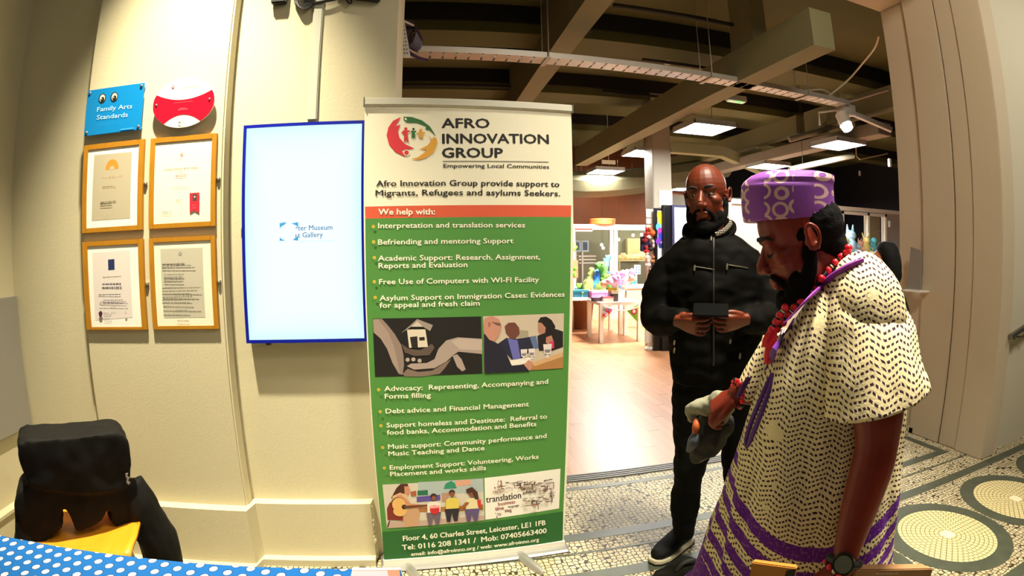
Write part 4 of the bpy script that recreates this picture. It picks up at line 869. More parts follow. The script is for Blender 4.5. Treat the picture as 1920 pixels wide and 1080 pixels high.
# bunting
FY = 7.56
t = thing('bunting', 'bunting string with two patterned flags on the nearer white table', 'bunting', (3.0, FY, TT-.06))
bm = NB(); tube(bm, [(2.70, FY, TT-.06), (2.85, FY, TT-.10), (3.02, FY-.01, TT-.13), (3.2, FY, TT-.10), (3.31, FY, TT-.05)], .008, 6, 5); obj('cord', bm, white, t)
A = Art((0, FY-.002, 0), (1, 0, 0)); R = random.Random(3)
fa = [onY(a, b, FY) for a, b in ((1131,573),(1150,581),(1130,601))]; fb = [onY(a, b, FY) for a, b in ((1175,582),(1196,572),(1195,604))]
def flag(f, name, hx):
    bm = NB(); prism(bm, f, (0, .004, 0)); return obj(name, bm, mat(hx, .7), t, False)
fo = flag(fa, 'flag', '#d9d0e8'); fp = flag(fb, 'flag', '#7cae2a')
cols = ['#e0302c', '#f0c02c', '#2a5ad0', '#8a3ad0', '#f0ece0', '#4ab04a', '#e070b0']
for i in range(46):
    u, v = R.random(), R.random()
    if u+v > .88: continue
    p = fa[0]+(fa[1]-fa[0])*u+(fa[2]-fa[0])*v; A.rect((p.x-.018, p.z-.018), (p.x+.018, p.z+.018), R.choice(cols))
A.done('print', fo)
A = Art((0, FY-.002, 0), (1, 0, 0)); p = (fb[0]+fb[1]+fb[2])/3; A.oval((p.x, p.z+.02), (.05, .055), '#c01e4a'); A.oval((p.x, p.z+.02), (.026, .03), '#f0e8d8'); A.rect((p.x+.03, p.z+.06), (p.x+.08, p.z+.09), '#e8d02c'); A.done('print', fp)
# jar of wands
c = Vector((3.05, 7.9, TT)); t = thing('wand_bucket', 'clear bucket full of sticks with fluffy pink tops', 'bucket', c)
bm = NB(); lathe(bm, c, [(.10, 0), (.12, .16), (.125, .165), (.112, .16), (.09, .01)], 20); obj('bucket', bm, mat('#e8ded0', .3), t)
R = random.Random(8); hues = ['#f2a9cf', '#f6c8e0', '#d9a9e8', '#fbe6ee', '#f0b8a0', '#e89ac8', '#c8d0f4', '#f8eef4']
for k in range(22):
    a = R.uniform(0, 2*PI); r0 = R.uniform(.02, .07); r1 = R.uniform(.08, .32); h = R.uniform(.24, .44)
    p0 = c+Vector((r0*math.cos(a), r0*math.sin(a), .05)); p1 = c+Vector((r1*math.cos(a), r1*math.sin(a)*.7, h))
    bm = NB(); cyl(bm, p0, p1, .006, 6); w = obj('wand', bm, mat('#eadcc0', .5), t)
    bm = NB(); ell(bm, p1, (.062, .062, .055), n=8)
    for f in range(7): ell(bm, p1+Vector((R.uniform(-.04, .04), R.uniform(-.04, .04), R.uniform(-.035, .04))), (.028, .028, .028), n=6)
    obj('fluff', bm, mat(hues[k % 8] if k != 3 else '#4cc0dc', .9), w)
# small goods: tilted boxes / books
def gbox(px, py, Y, s, hx, label, name='gift_box', cat='box', rz=0., lid=None):
    g = onY(px, py, Y); t = thing(name, label, cat, g); M_ = Matrix.Translation(g) @ Matrix.Rotation(rz, 4, 'Z')
    bm = NB(); box(bm, (-s[0]/2, -s[1]/2, 0), (s[0]/2, s[1]/2, s[2]), M_); obj('body', bm, mat(hx, .6), t, False, bevel=.004)
    if lid: bm = NB(); box(bm, (-s[0]/2-.006, -s[1]/2-.006, s[2]*.75), (s[0]/2+.006, s[1]/2+.006, s[2]+.008), M_); obj('lid', bm, mat(lid, .6), t, False, bevel=.004)
    return t
def setz(t, z_):  # stand a thing on a level
    t.location.z = z_
G_ = 'goods on the white toy tables'
for px, py, Y, s, hx, lid, z_, l in ((1123,562,8.3,(.34,.22,.10),'#d978b0','#e9a3cc',TT+.02,'pink tub on the back toy table'), (1086,556,8.4,(.26,.2,.11),'#1f6e86','#2f8ca4',TT+.02,'teal box at the left of the back toy table'), (1148,560,7.75,(.13,.06,.20),'#c4b4d8','#e0c23a',TT,'small box with a bright rainbow cover beside the wand bucket'), (1139,566,7.72,(.16,.12,.07),'#e7d6c4','#c86a7a',TT,'low cream box in front of the rainbow box'), (1152,566,7.70,(.10,.08,.16),'#4a3a3c','#d9c9b0',TT,'dark tin at the foot of the wand bucket'), (1118,567,7.8,(.14,.10,.05),'#5a3a4a','#3a2434',TT,'flat dark box at the left corner of the nearer table'), (1095,561,8.4,(.2,.16,.06),'#b8e0d8','#7ac0c8',TT+.02,'flat pale blue box beside the teal box'), (1072,563,8.4,(.12,.1,.10),'#c04a3a','#e8d8c8',TT+.02,'small red tin at the far left of the toy table')):
    t = gbox(px, py, Y, s, hx, l, lid=lid, rz=random.uniform(-.4, .4)); t['group'] = G_; t.location.z = z_
# soft toy dinosaurs
def dino(px, py, Y, s, hx, belly, label, face=1, rz=.3):
    g = onY(px, py, Y); t = thing('toy_dinosaur', label, 'soft toy', g, 'soft toy dinosaurs')
    M_ = Matrix.Translation(g) @ Matrix.Rotation(rz, 4, 'Z') @ Matrix.Diagonal((s*face, s, s, 1))
    bm = NB(); P_ = lambda *a: M_ @ Vector(a)
    tube(bm, [P_(-.42,0,.10), P_(-.25,0,.12), P_(-.05,0,.22), P_(.08,0,.34), P_(.14,0,.50), P_(.22,0,.60), P_(.34,0,.58)], [.02*s, .06*s, .15*s, .13*s, .08*s, .085*s, .05*s], 12, 4)
    for x_, y_ in ((-.08,.09),(-.08,-.09),(.06,.09),(.06,-.09)): limb(bm, [P_(x_, y_, .2), P_(x_+.02, y_*1.2, .03)], [.06*s, .055*s], 8)
    for x_, z_ in ((-.2,.2),(-.1,.33),(.0,.42),(.06,.53),(.14,.64)): ell(bm, P_(x_-.03, 0, z_), (.04*s, .02*s, .05*s), n=8)
    body('plush_body', bm, mat(hx, .95, vary=.35, bscale=18), t, .014*max(.5, s), 2)
    bm = NB(); ell(bm, P_(.10, 0, .27), (.07*s, .10*s, .10*s), n=10); obj('belly', bm, mat(belly, .95), t)
    for y_ in (-.07, .07): bm = NB(); ell(bm, P_(.25, y_, .62), (.018*s, .018*s, .018*s), n=8); obj('eye', bm, black, t)
    return t
ZT2 = TT+.02
for a in (((1112,548,8.5,.62,'#2f6ec0','#c8dcf0','bright blue toy dinosaur left of the green ones',1,.2)), (1139,540,8.55,.85,'#4c8c3a','#d8e0a0','tall green toy dinosaur below the frame post',-1,.5), (1126,549,8.4,.55,'#6a8a3c','#e0d9a0','small olive toy dinosaur at the front of the pile',1,-.3), (1152,546,8.5,.6,'#2a58a8','#a0c0e8','dark blue toy dinosaur right of the tall green one',-1,.2), (1103,550,8.5,.7,'#7a8448','#d9d0a8','khaki toy dinosaur standing upright behind the teal box',1,.9)):
    dino(*a).location.z = ZT2
g = onY(1130, 520, 8.75); t = dino(1131, 515, 8.7, .5, '#5aa0e0', '#e0f0ff', 'pale blue toy dinosaur highest on the pile', 1, .1)
bm = NB(); gg = onY(1131, 515, 8.7); box(bm, (gg.x-.12, 8.62, ZT2), (gg.x+.12, 8.80, gg.z)); tag(obj('crate', bm, mat('#8a6a44', .7), bevel=.004), 'wooden crate lifting the pale blue dinosaur', 'crate')
# green fruit toys in a tray
g = Vector((onY(1094, 545, 8.62).x, 8.62, ZT2)); t = thing('tray', 'dark tray of bright green toys on the back table', 'tray', g); bm = NB(); box(bm, (g.x-.13, 8.54, ZT2), (g.x+.13, 8.72, ZT2+.12)); obj('tray', bm, mat('#245a6c', .6), t, False)
for k in range(9): bm = NB(); ell(bm, (g.x-.1+.05*(k % 5), 8.56+.06*(k//5), ZT2+.15+.03*(k//5)), (.035, .035, .032), n=8); o = tag(obj('green_toy', bm, mat('#7ed03c', .6)), 'bright green toy heaped in the dark tray', 'toy', 'green toys in the tray')
# boxes and plant at the left edge
for px0, px1, py0, py1, Y, hx, l in ((1064,1076,520,550,9.0,'#b98a62','upper cardboard box against the left end of the glass front'), (1066,1084,488,516,9.2,'#a8764e','brown box higher in the stack at the left')):
    a, b = onY(px0, py1, Y), onY(px1, py0, Y); bm = NB(); box(bm, (a.x-.1, Y, 0 if py1 == 550 else onY(px0, 520, 9.2).z-.02), (b.x, Y+.3, b.z)); tag(obj('cardboard_box', bm, mat(hx, .7), bevel=.005), l, 'box')
for px, py, Y, l in ((1075,462,10.15,'leafy green toy hanging at the left of the frame'), (1070,512,9.1,'green leafy toy on the upper cardboard box')):
    g = onY(px, py, Y); bm = NB()
    for k in range(14): ell(bm, g+Vector((random.uniform(-.09,.09), random.uniform(-.05,.05), random.uniform(-.09,.09))), (.04, .03, .03), n=6)
    tag(body('leafy_toy', bm, mat('#6cb82c', .8, vary=.3, bscale=20), None, .014, 1), l, 'toy')
# wicker basket
g = Vector((onZ(1092, 617, 0).x, 9.15, 0)); t = thing('wicker_basket', 'tall brown wicker basket on the floor under the toy table', 'basket', g)
wk = Mat('wicker', .7); a, b, c_ = wk.coord(); wk.colour(wk.mix(((c_*40).frac()-.5).abs().gt(.3).mx(((b.op('ARCTAN2', a)*12).frac()-.5).abs().gt(.38)), '#9a5a22', '#4a2410'))
bm = NB(); lathe(bm, g, [(.19, 0), (.24, .5), (.25, .52), (.22, .5), (.17, .03)], 24); obj('basket', bm, wk.m, t)
for k in range(7): bm = NB(); a = k*.9; tube(bm, [g+Vector((.1*math.cos(a), .1*math.sin(a), .35)), g+Vector((.14*math.cos(a), .14*math.sin(a), .62)), g+Vector((.2*math.cos(a), .2*math.sin(a), .68))], .02, 6, 3); obj('rolled_paper', bm, mat(['#d9b9a0','#b0402c','#e8d8c0'][k % 3], .7), t)
# spinner of hanging toys
g = onY(1221, 600, 6.9); g = Vector((g.x, 6.9, 0)); zt_ = onY(1221, 392, 6.85).z
t = thing('spinner_stand', 'tall white pegboard stand hung with red and white keyring toys', 'display stand', g)
w0, w1 = onY(1212, 470, 6.85).x, onY(1229, 470, 6.85).x
bm = NB(); box(bm, (w0, 6.85, .1), (w1, 6.88, zt_)); obj('pegboard', bm, mat('#efe8da', .5), t, False)
for k in range(5): bm = NB(); box(bm, (w0, 6.84, zt_-.12-k*.09), (w1, 6.85, zt_-.112-k*.09)); obj('groove', bm, mat('#c9bfae', .5), t, False)
bm = NB(); lathe(bm, ((w0+w1)/2, 6.88, 0), [(.065, 0), (.065, .02), (.03, .05), (.025, .2)], 20); obj('base', bm, mat('#d8d2c6', .4), t)
R = random.Random(4)
for k in range(26):
    px = R.uniform(1208, 1231); py = 440+k*5.6+R.uniform(-3, 3)
    if py > 590: continue
    g = onY(px, py, 6.79); hx = ['#b82a2c', '#f0e6da', '#8a1e24', '#e0b070', '#e8d0d0', '#3a2430'][k % 6]
    tt = thing('keyring_toy', 'little red or white plush toy hung on the pegboard', 'soft toy', g, 'keyring toys on the pegboard')
    bm = NB(); ell(bm, g, (.032, .025, .036), n=8); ell(bm, g+Vector((0, 0, .05)), (.028, .025, .026), n=8)
    for s in (-1, 1): ell(bm, g+Vector((s*.03, 0, .0)), (.016, .014, .02), n=6); ell(bm, g+Vector((s*.018, 0, .075)), (.012, .01, .012), n=6)
    obj('plush_body', bm, mat(hx, .9), tt); bm = NB(); cyl(bm, g+Vector((0, 0, .07)), g+Vector((0, .05, .10)), .004, 5); obj('hook', bm, steel, tt)
g = onY(1222, 437, 6.79); bm = NB(); ell(bm, g, (.06, .05, .05)); ell(bm, g+Vector((-.03, -.02, .05)), (.035, .03, .03)); ell(bm, g+Vector((.07, 0, -.01)), (.05, .03, .025)); tag(body('soft_toy', bm, mat('#c8642a', .9, vary=.5, bscale=12), None, .012, 2), 'orange and black soft toy at the top of the pegboard', 'soft toy')
g = onY(1207, 455, 6.83); bm = NB(); box(bm, (g.x-.05, 6.81, g.z-.12), (g.x+.08, 6.849, g.z+.08)); tag(obj('hanging_bag', bm, mat('#1a1c4a', .7), bevel=.008), 'navy pouch hanging at the left of the pegboard', 'pouch')
# poster stands beside the column
def panel(x0, x1, y0, y1, Y, hx, label, emit=0, deco=None, edge='#0c0b0a'):
    a, b = onY(x0, y0, Y), onY(x1, y1, Y); t = thing('poster_stand', label, 'poster stand', ((a.x+b.x)/2, Y, 0))
    bm = NB(); box(bm, (a.x, Y, 0), (b.x, Y+.06, a.z)); obj('frame', bm, mat(edge, .5), t, False, bevel=.004)
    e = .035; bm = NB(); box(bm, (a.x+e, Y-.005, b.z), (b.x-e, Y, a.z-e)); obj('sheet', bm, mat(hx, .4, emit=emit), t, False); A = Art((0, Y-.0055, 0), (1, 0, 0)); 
    if deco: deco(A, a, b); A.done('print', t)
    return t
def splash(A, a, b):
    w = b.x-a.x; c = (a.x+b.x)/2
    for i, (h, hx, r) in enumerate(((.1,'#f0d42c',.06),(.18,'#e8c820',.045),(.26,'#5ac8e8',.05),(.33,'#c83cc0',.06),(.40,'#3a4ad0',.06),(.46,'#8a3ad0',.045),(.52,'#2a3a8a',.035))): A.oval((c+.02*math.sin(i*2.2), a.z-h), (min(r, w*.3), r*1.1), hx, 9)
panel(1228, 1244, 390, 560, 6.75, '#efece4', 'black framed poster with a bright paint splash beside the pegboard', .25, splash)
panel(1243, 1261, 384, 600, 6.70, '#15141c', 'plain black display panel between the poster and the lit notice', 0)
def rows(A, a, b):
    for i in range(3):
        for j in range(3): A.lines((a.x+.08+.17*j, a.z-.30-.16*i), (a.x+.17+.17*j, a.z-.25-.16*i), 2, '#4a4a66', .3, i*3+j)
    A.rect((a.x+.05, a.z-.16), (b.x-.06, a.z-.155), '#8a8aa8')
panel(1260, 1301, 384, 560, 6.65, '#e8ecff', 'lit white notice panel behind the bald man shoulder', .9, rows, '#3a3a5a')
# bright sheet on the column
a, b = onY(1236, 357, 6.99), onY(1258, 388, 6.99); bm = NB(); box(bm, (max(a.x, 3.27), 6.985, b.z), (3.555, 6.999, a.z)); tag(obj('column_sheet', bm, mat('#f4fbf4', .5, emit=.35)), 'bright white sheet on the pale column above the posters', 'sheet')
# low wooden side units beside the tables
a = onY(1199, 556, 9.0); bm = NB(); t = thing('low_cabinet', 'pinkish low cabinet behind the wand bucket', 'cabinet', (a.x, 9.0, 0)); box(bm, (a.x-.25, 9.0, 0), (a.x+.15, 9.4, onY(1195, 541, 9.0).z)); obj('body', bm, mat('#d9ad90', .6), t, False, bevel=.005)
bm = NB(); box(bm, (a.x-.27, 8.98, onY(1195, 541, 9.0).z), (a.x+.17, 9.42, onY(1195, 541, 9.0).z+.03)); obj('top', bm, mat('#e9cdb4', .6), t, False, bevel=.004)
# ================================================================ SHOP: RIGHT HAND CABIN WITH WINDOW
CY = 8.0
cz = lambda px, py: onY(px, py, CY)
x0, x1 = cz(1372, 400).x, cz(1685, 400).x+.5; zt_ = cz(1570, 386).z
wx0, wx1, wz0, wz1 = cz(1578, 440).x, cz(1662, 440).x, 1.0, cz(1620, 399).z
cabm = mat('#b3aaa0', .6)
bm = NB(); box(bm, (x0, CY, 0), (wx0, CY+.1, zt_)); box(bm, (wx1, CY, 0), (x1, CY+.1, zt_)); box(bm, (wx0, CY, wz1), (wx1, CY+.1, zt_)); box(bm, (wx0, CY, 0), (wx1, CY+.1, wz0)); struct('wall_cabin', bm, cabm)
bm = NB(); box(bm, (x0, CY-.02, zt_-.08), (x1, CY, zt_)); struct('trim_cabin', bm, fw)
t = thing('window_2', 'x', 'x', (wx0, CY, wz0)); del t['category'], t['label']; t['kind'] = 'structure'
bm = NB(); box(bm, (wx0, CY-.02, wz0), (wx0+.06, CY+.1, wz1)); box(bm, (wx1-.06, CY-.02, wz0), (wx1, CY+.1, wz1)); box(bm, (wx0, CY-.02, wz1-.05), (wx1, CY+.1, wz1)); m_ = cz(1628, 440).x; box(bm, (m_-.03, CY-.02, wz0), (m_+.03, CY+.1, wz1)); obj('window_frame', bm, fw, t, False)
bm = NB(); box(bm, (wx0, CY+.04, wz0), (wx1, CY+.05, wz1)); obj('pane', bm, glass, t, False)
bm = NB(); box(bm, (x0, 10.4, 0), (x1, 10.5, 2.6)); struct('wall_cabin_back', bm, mat('#7c7a70', .8))
a, b = onY(1629, 402, 10.3), onY(1657, 470, 10.3); 
t = thing('door_1', 'x', 'x', (a.x, 10.4, 0)); del t['category'], t['label']; t['kind'] = 'structure'
bm = NB(); box(bm, (a.x, 10.34, 0), (b.x, 10.4, a.z)); obj('door_leaf', bm, mat('#d9c79a', .6), t, False)
bm = NB(); ell(bm, onY(1650, 433, 10.3), (.035, .03, .035), n=8); obj('door_handle', bm, steel, t)
area('cabin_light', ((wx0+wx1)/2, 9.3, 2.5), ((wx0+wx1)/2, 9.6, .5), .5, 32, (1, .92, .75))
sh_z = cz(1600, 475).z
bm = NB(); box(bm, (wx0-.3, CY-.36, sh_z-.03), (wx1, CY-.02, sh_z)); box(bm, (wx0-.3, CY-.36, 0), (wx0-.26, CY-.02, sh_z-.03)); box(bm, (wx1-.04, CY-.36, 0), (wx1, CY-.02, sh_z-.03)); tag(obj('toy_ledge', bm, fw), 'white ledge of soft toys below the cabin window', 'ledge')
def softy(px, py, hx, label, kind):
    g = onY(px, py, CY-.2); g.z = sh_z; t = thing('soft_toy', label, 'soft toy', g, 'soft toys on the window ledge'); bm = NB()
    h = onY(px, py, CY-.2).z-sh_z
    ell(bm, g+Vector((0, 0, h*.35)), (h*.36, h*.3, h*.36)); ell(bm, g+Vector((0, -.02, h*.82)), (h*.28, h*.25, h*.24))
    for s in (-1, 1):
        limb(bm, [g+Vector((s*h*.25, -.02, h*.45)), g+Vector((s*h*.48, -.06, h*.3))], [h*.1, h*.09], 8); limb(bm, [g+Vector((s*h*.2, -.02, h*.12)), g+Vector((s*h*.3, -.12, h*.08))], [h*.11, h*.1], 8)
        if kind: limb(bm, [g+Vector((s*h*.16, 0, h*1.0)), g+Vector((s*h*(.34 if kind == 2 else .2), 0, h*1.3))], [h*.09, h*.04], 8)
    body('plush_body', bm, mat(hx, .95), t, .016, 2)
    for s in (-1, 1): bm = NB(); ell(bm, g+Vector((s*h*.1, -h*.25, h*.86)), (h*.03,)*3, n=6); obj('eye', bm, black, t)
softy(1583, 446, '#e8dc6a', 'yellow soft toy beside the hair, left of the ledge', 0); softy(1594, 434, '#a8d4ec', 'pale blue soft toy with ears on the ledge', 1); softy(1612, 452, '#e8b0a0', 'pink and cream soft toy in the middle of the ledge', 1); softy(1623, 446, '#f0dc90', 'pale yellow soft toy with spread horns on the ledge', 2); softy(1637, 447, '#5ab4c4', 'teal soft toy just above the black headscarf', 0)
g = cz(1667, 420); bm = NB(); cbox(bm, g+Vector((0, -.015, 0)), (.06, .03, .14)); tag(obj('wall_switch', bm, white, bevel=.004), 'white switch on the cabin wall right of the window', 'switch')
# ================================================================ PEOPLE
from mathutils.bvhtree import BVHTree
class Figure:
    """a standing place with its own axes: r to the figure's side, f towards the hall camera side, z up"""
    def __init__(s, P):
        s.P = Vector((P[0], P[1], 0)); s.f = (-s.P).normalized(); s.r = Vector((-s.f.y, s.f.x, 0))
    def at(s, u, v, z): return s.P + s.r*u + s.f*v + Vector((0, 0, z))
    def px(s, x, y, v=0.): return onp(x, y, s.P+s.f*v, s.f)
    def row(s, y, xl, xr, b, v=0., n=28, p=2.0):
        a, c = s.px(xl, y, v), s.px(xr, y, v); return ring((a+c)/2, (c-a)/2, s.f*b, n, p)
def bvh(o):
    me = o.data; b = BASE[o.name]; return BVHTree.FromPolygons([v.co+b for v in me.vertices], [p.vertices[:] for p in me.polygons])
def on(tree, px, py, lift=.004, dflt=None):
    d = ray(px, py); h = tree.ray_cast(ORI, d)
    return h[0]-d*lift if h[0] is not None else dflt
def head_matrix(c, face, s=1.0, roll=0.):
    x = Vector(face).normalized(); y = Vector((0, 0, 1)).cross(x).normalized(); z = x.cross(y)
    return Matrix.Translation(c) @ Matrix((x, y, z)).transposed().to_4x4() @ Matrix.Rotation(roll, 4, 'X') @ Matrix.Diagonal((s, s, s, 1))
def he(bm, M, c, r, rot=None, n=20):
    bmesh.ops.create_uvsphere(bm, u_segments=n, v_segments=max(6, n*3//4), radius=1.0, matrix=M @ Matrix.Translation(Vector(c)) @ (rot or Matrix()) @ Matrix.Diagonal((r[0], r[1], r[2], 1)))
def ht(bm, M, pts, r, n=8, sm=4, flat=1.): tube(bm, [M @ Vector(p) for p in pts], [a*M.to_scale()[0] for a in r], n, sm, flat=flat)
def head(bm, M, closed=False):
    he(bm, M, (-.004, 0, .035), (.094, .077, .088)); he(bm, M, (.028, 0, -.028), (.066, .064, .092)); he(bm, M, (.035, 0, -.075), (.052, .054, .044)); he(bm, M, (.070, 0, -.102), (.022, .028, .018))
    for s in (-1, 1):
        he(bm, M, (.075, s*.030, .024), (.018, .026, .011)); he(bm, M, (.056, s*.044, -.018), (.028, .022, .020)); he(bm, M, (.02, s*.058, -.072), (.03, .016, .026))
        he(bm, M, (.101, s*.0135, -.037), (.0105, .0085, .0085))
        he(bm, M, (.0735, s*.032, .011 if not closed else .006), (.0150, .0165, .0075 if not closed else .013)); he(bm, M, (.0735, s*.032, -.0075), (.0135, .016, .005))
        R = Matrix.Rotation(s*.35, 4, 'Z') @ Matrix.Rotation(-.15, 4, 'Y')
        he(bm, M, (-.006, s*.077, -.004), (.016, .004, .029), R)
        ht(bm, M, [(.004, s*.079, -.026), (.002, s*.083, -.008), (.002, s*.087, .016), (-.010, s*.091, .025), (-.021, s*.092, .012), (-.021, s*.090, -.008), (-.009, s*.084, -.028)], [.004, .004, .0045, .005, .005, .0048, .006], 8, 3)
        he(bm, M, (.006, s*.079, -.008), (.006, .006, .008))
    ht(bm, M, [(.082, 0, .014), (.096, 0, -.008), (.110, 0, -.028)], [.0085, .0105, .0135]); he(bm, M, (.110, 0, -.033), (.0125, .0125, .0105)); he(bm, M, (.098, 0, -.042), (.010, .010, .006))
    he(bm, M, (.0925, 0, -.0635), (.012, .025, .0075)); he(bm, M, (.0905, 0, -.0765), (.012, .022, .0085)); he(bm, M, (.088, 0, -.052), (.010, .018, .012))
def neck(bm, M, base, r=.056):
    a, b = M @ Vector((-.02, 0, -.05)), M @ Vector((-.03, 0, -.11)); limb(bm, [a, b, base], [r*1.02, r, r*1.15], 16)
def eyes(M, parent, look=(0, 0, 0), closed=False):
    s_ = M.to_scale()[0]
    for s in (-1, 1):
        if not closed:
            bm = NB(); he(bm, M, (.0755, s*.032, .002), (.0125, .0135, .0115), n=14); e = obj('eye', bm, mat('#7c6650', .3), parent)
            bm = NB(); he(bm, M, (.0845+look[0], s*.032+look[1], .002+look[2]), (.0045, .0062, .0062), n=12); obj('iris', bm, mat('#160a06', .15), e)
        bm = NB(); ht(bm, M, [(.086, s*.014, .025), (.091, s*.026, .031), (.084, s*.045, .030), (.070, s*.056, .022)], [.004, .0055, .005, .003], 8, 4); obj('eyebrow', bm, mat('#0e0705', .9), parent)
        if closed: bm = NB(); ht(bm, M, [(.088, s*.019, -.006), (.090, s*.032, -.010), (.078, s*.047, -.006)], [.002, .0028, .002], 6, 3); obj('eyelash', bm, mat('#0e0705', .9), parent)
def beard(M, parent, m, full=1.0):
    bm = NB(); j = [(-.004, .072, -.012), (.008, .071, -.045), (.030, .064, -.078), (.056, .046, -.104), (.082, .018, -.118)]
    for s in (-1, 1):
        ht(bm, M, [(a, s*b, c) for a, b, c in j]+[(.086, 0, -.120)], [.009, .012*full, .016*full, .018*full, .019*full, .019*full], 10)
        ht(bm, M, [(.094, s*.004, -.052), (.091, s*.022, -.058), (.080, s*.036, -.072), (.070, s*.042, -.095)], [.007, .0075, .009, .013], 8)
    he(bm, M, (.082, 0, -.104), (.020, .030, .018))
    for s in (-1, 1): he(bm, M, (.040, s*.056, -.080), (.034, .015, .026)); he(bm, M, (.012, s*.071, -.040), (.014, .008, .03))
    return body('beard', bm, m, parent, .0045, 2, folds(60, 60, 60, .0015))
def hand(bm, w, ex, ez, size=1.0, curl=(.5, .7, .5), thumb=.5, side=1, spread=.11):
    """w wrist, ex along the fingers, ez out of the palm, side: which way the thumb lies"""
    ex = Vector(ex).normalized(); ez = Vector(ez); ez = (ez-ex*ez.dot(ex)).normalized(); ey = ez.cross(ex)*side; k = size
    loft(bm, [ring(w+ex*a*k, ey*b*k, ez*c*k, 16, 2.6) for a, b, c in ((-.015, .026, .020), (.012, .030, .018), (.045, .040, .017), (.075, .042, .015), (.090, .040, .012))])
    for i, (o, L) in enumerate(((-.0345, .076), (-.0115, .084), (.0115, .078), (.0335, .062))):
        p = w + ex*.080*k + ey*(-o)*k; a = 0.; pts = [p]; sp = spread*(1.5-i)
        for seg, (fr, cu) in enumerate(zip((.45, .30, .25), curl)):
            a += cu*(1+.08*i); d = ex*math.cos(a) + ez*math.sin(a) + ey*sp*math.cos(a); p = p + d.normalized()*L*fr*k; pts.append(p)
        limb(bm, pts, [.0092*k, .0086*k, .0078*k, .0066*k], 10, 4)
    p = w + ex*.022*k + ey*.030*k + ez*.004*k; d1 = (ex*.80 + ey*.36 + ez*.35*thumb).normalized(); d2 = (ex*.95 + ey*.02 + ez*.55*thumb).normalized(); d3 = (ex*.9 - ey*.15 + ez*.6*thumb).normalized()
    limb(bm, [p, p+d1*.036*k, p+d1*.036*k+d2*.032*k, p+d1*.036*k+d2*.032*k+d3*.026*k], [.0135*k, .0115*k, .0105*k, .0082*k], 10, 4)
def skinmat(name, a, b):
    m = Mat(name, .46, .4); m.coord(); m.colour(m.mix(m.noise(22.), a, b)).bump(m.noise(260., detail=2), .12, .002); return m.m
hairm = mat('#070505', .95, spec=.12, bump=.3, bscale=220)
# ---------------------------------------------------------------- the bald man with the phone
F1 = Figure((1.135, 1.93)); t1 = thing('person', 'bald bearded man in a black jacket standing and holding a dark phone', 'person', F1.P, 'people in the hall')
skin1 = skinmat('skin_deep_brown', '#571d08', '#6b2a0e')
M1 = head_matrix(F1.px(1325, 368), F1.f*.96 - F1.r*.24 + Vector((0, 0, -.06)), 1.09, math.radians(3))
bm = NB(); head(bm, M1); neck(bm, M1, F1.px(1330, 448, -.03))
loft(bm, [F1.row(*a) for a in ((452,1300,1362,.06),(475,1272,1402,.09),(500,1262,1416,.11),(560,1262,1420,.125),(640,1264,1418,.12),(690,1268,1414,.12),(712,1275,1408,.11))])
def arm1(sh, el, wr): return [F1.px(*sh), F1.px(*el), F1.px(*wr)]
AL = arm1((1266,506,0), (1236,598,.05), (1281,597,.235)); AR = arm1((1408,508,0), (1438,592,.05), (1387,598,.235))
limb(bm, AL, [.046, .040, .027], 14); limb(bm, AR, [.046, .040, .027], 14)
PH = F1.px(1333, 586, .300)
hand(bm, F1.px(1271,602,.255), F1.r*.86+F1.f*.34-Vector((0, 0, .22)), -F1.f*.8+Vector((0, 0, .45))+F1.r*.1, .86, (.25, .5, .6), .5, -1)
hand(bm, F1.px(1398,599,.255), -F1.r*.86+F1.f*.34-Vector((0, 0, .18)), -F1.f*.8+Vector((0, 0, .45))-F1.r*.1, .86, (.25, .5, .6), .5, 1)
hip = [F1.px(1300, 715), F1.px(1388, 715)]
LG = [hip[0], F1.px(1296, 870, .015), F1.px(1284, 985, 0)]; RG = [hip[1], F1.px(1392, 868, .02), F1.px(1396, 975, -.02)]
for g in (LG, RG): limb(bm, g, [.065, .042, .03], 14)
FD = (onZ(1236, 1044, 0)-onZ(1284, 1012, 0)); FD.z = 0; FD.normalize(); heel = onZ(1284, 1004, .05); heel.z = 0
def foot(bm, h, d): limb(bm, [h+Vector((0, 0, .07)), h+d*.08+Vector((0, 0, .05)), h+d*.2+Vector((0, 0, .03))], [.036, .034, .024], 12)
heel2 = heel + F1.r*.26 - F1.f*.03; FD2 = (FD + F1.r*.55).normalized()
foot(bm, heel, FD); foot(bm, heel2, FD2)
body('body', bm, skin1, t1, .0033, 3)
eyes(M1, t1, (0, .0, -.0005)); beard(M1, t1, hairm, 1.05)
# jacket
jm = mat('#050402', .75, spec=.08, vary=.3, bscale=7, bump=.15)
bm = NB()
loft(bm, [F1.row(*a) for a in ((430,1296,1364,.070,-.02),(442,1282,1380,.085,-.01),(455,1262,1404,.10),(470,1246,1424,.115),(495,1235,1437,.13),(540,1240,1434,.145),(590,1246,1432,.15),(640,1254,1430,.145),(690,1257,1428,.145),(712,1258,1428,.14))])
limb(bm, [F1.px(1258,505,0), F1.px(1238,550,.015), F1.px(1233,596,.05), F1.px(1252,600,.15), F1.px(1272,598,.205)], [.072, .072, .068, .058, .048], 16)
limb(bm, [F1.px(1412,508,0), F1.px(1434,552,.015), F1.px(1440,592,.05), F1.px(1418,600,.15), F1.px(1396,600,.205)], [.078, .074, .068, .058, .048], 16)
for c in ((1273,598), (1395,600)): bm2 = None
jk = body('jacket', bm, jm, t1, .0065, 4, folds(9, 9, 13, .011, 3)); JT = bvh(jk)
bm = NB(); R_ = []   # stand collar
for k in range(15):
    a = PI*(.12+.76*k/14)-PI; R_.append(a)
cpts = [F1.px(1288, 452, .05), F1.px(1285, 438, .0), F1.px(1294, 425, -.06), F1.px(1330, 420, -.09), F1.px(1366, 420, -.06), F1.px(1374, 435, .0), F1.px(1356, 452, .06)]
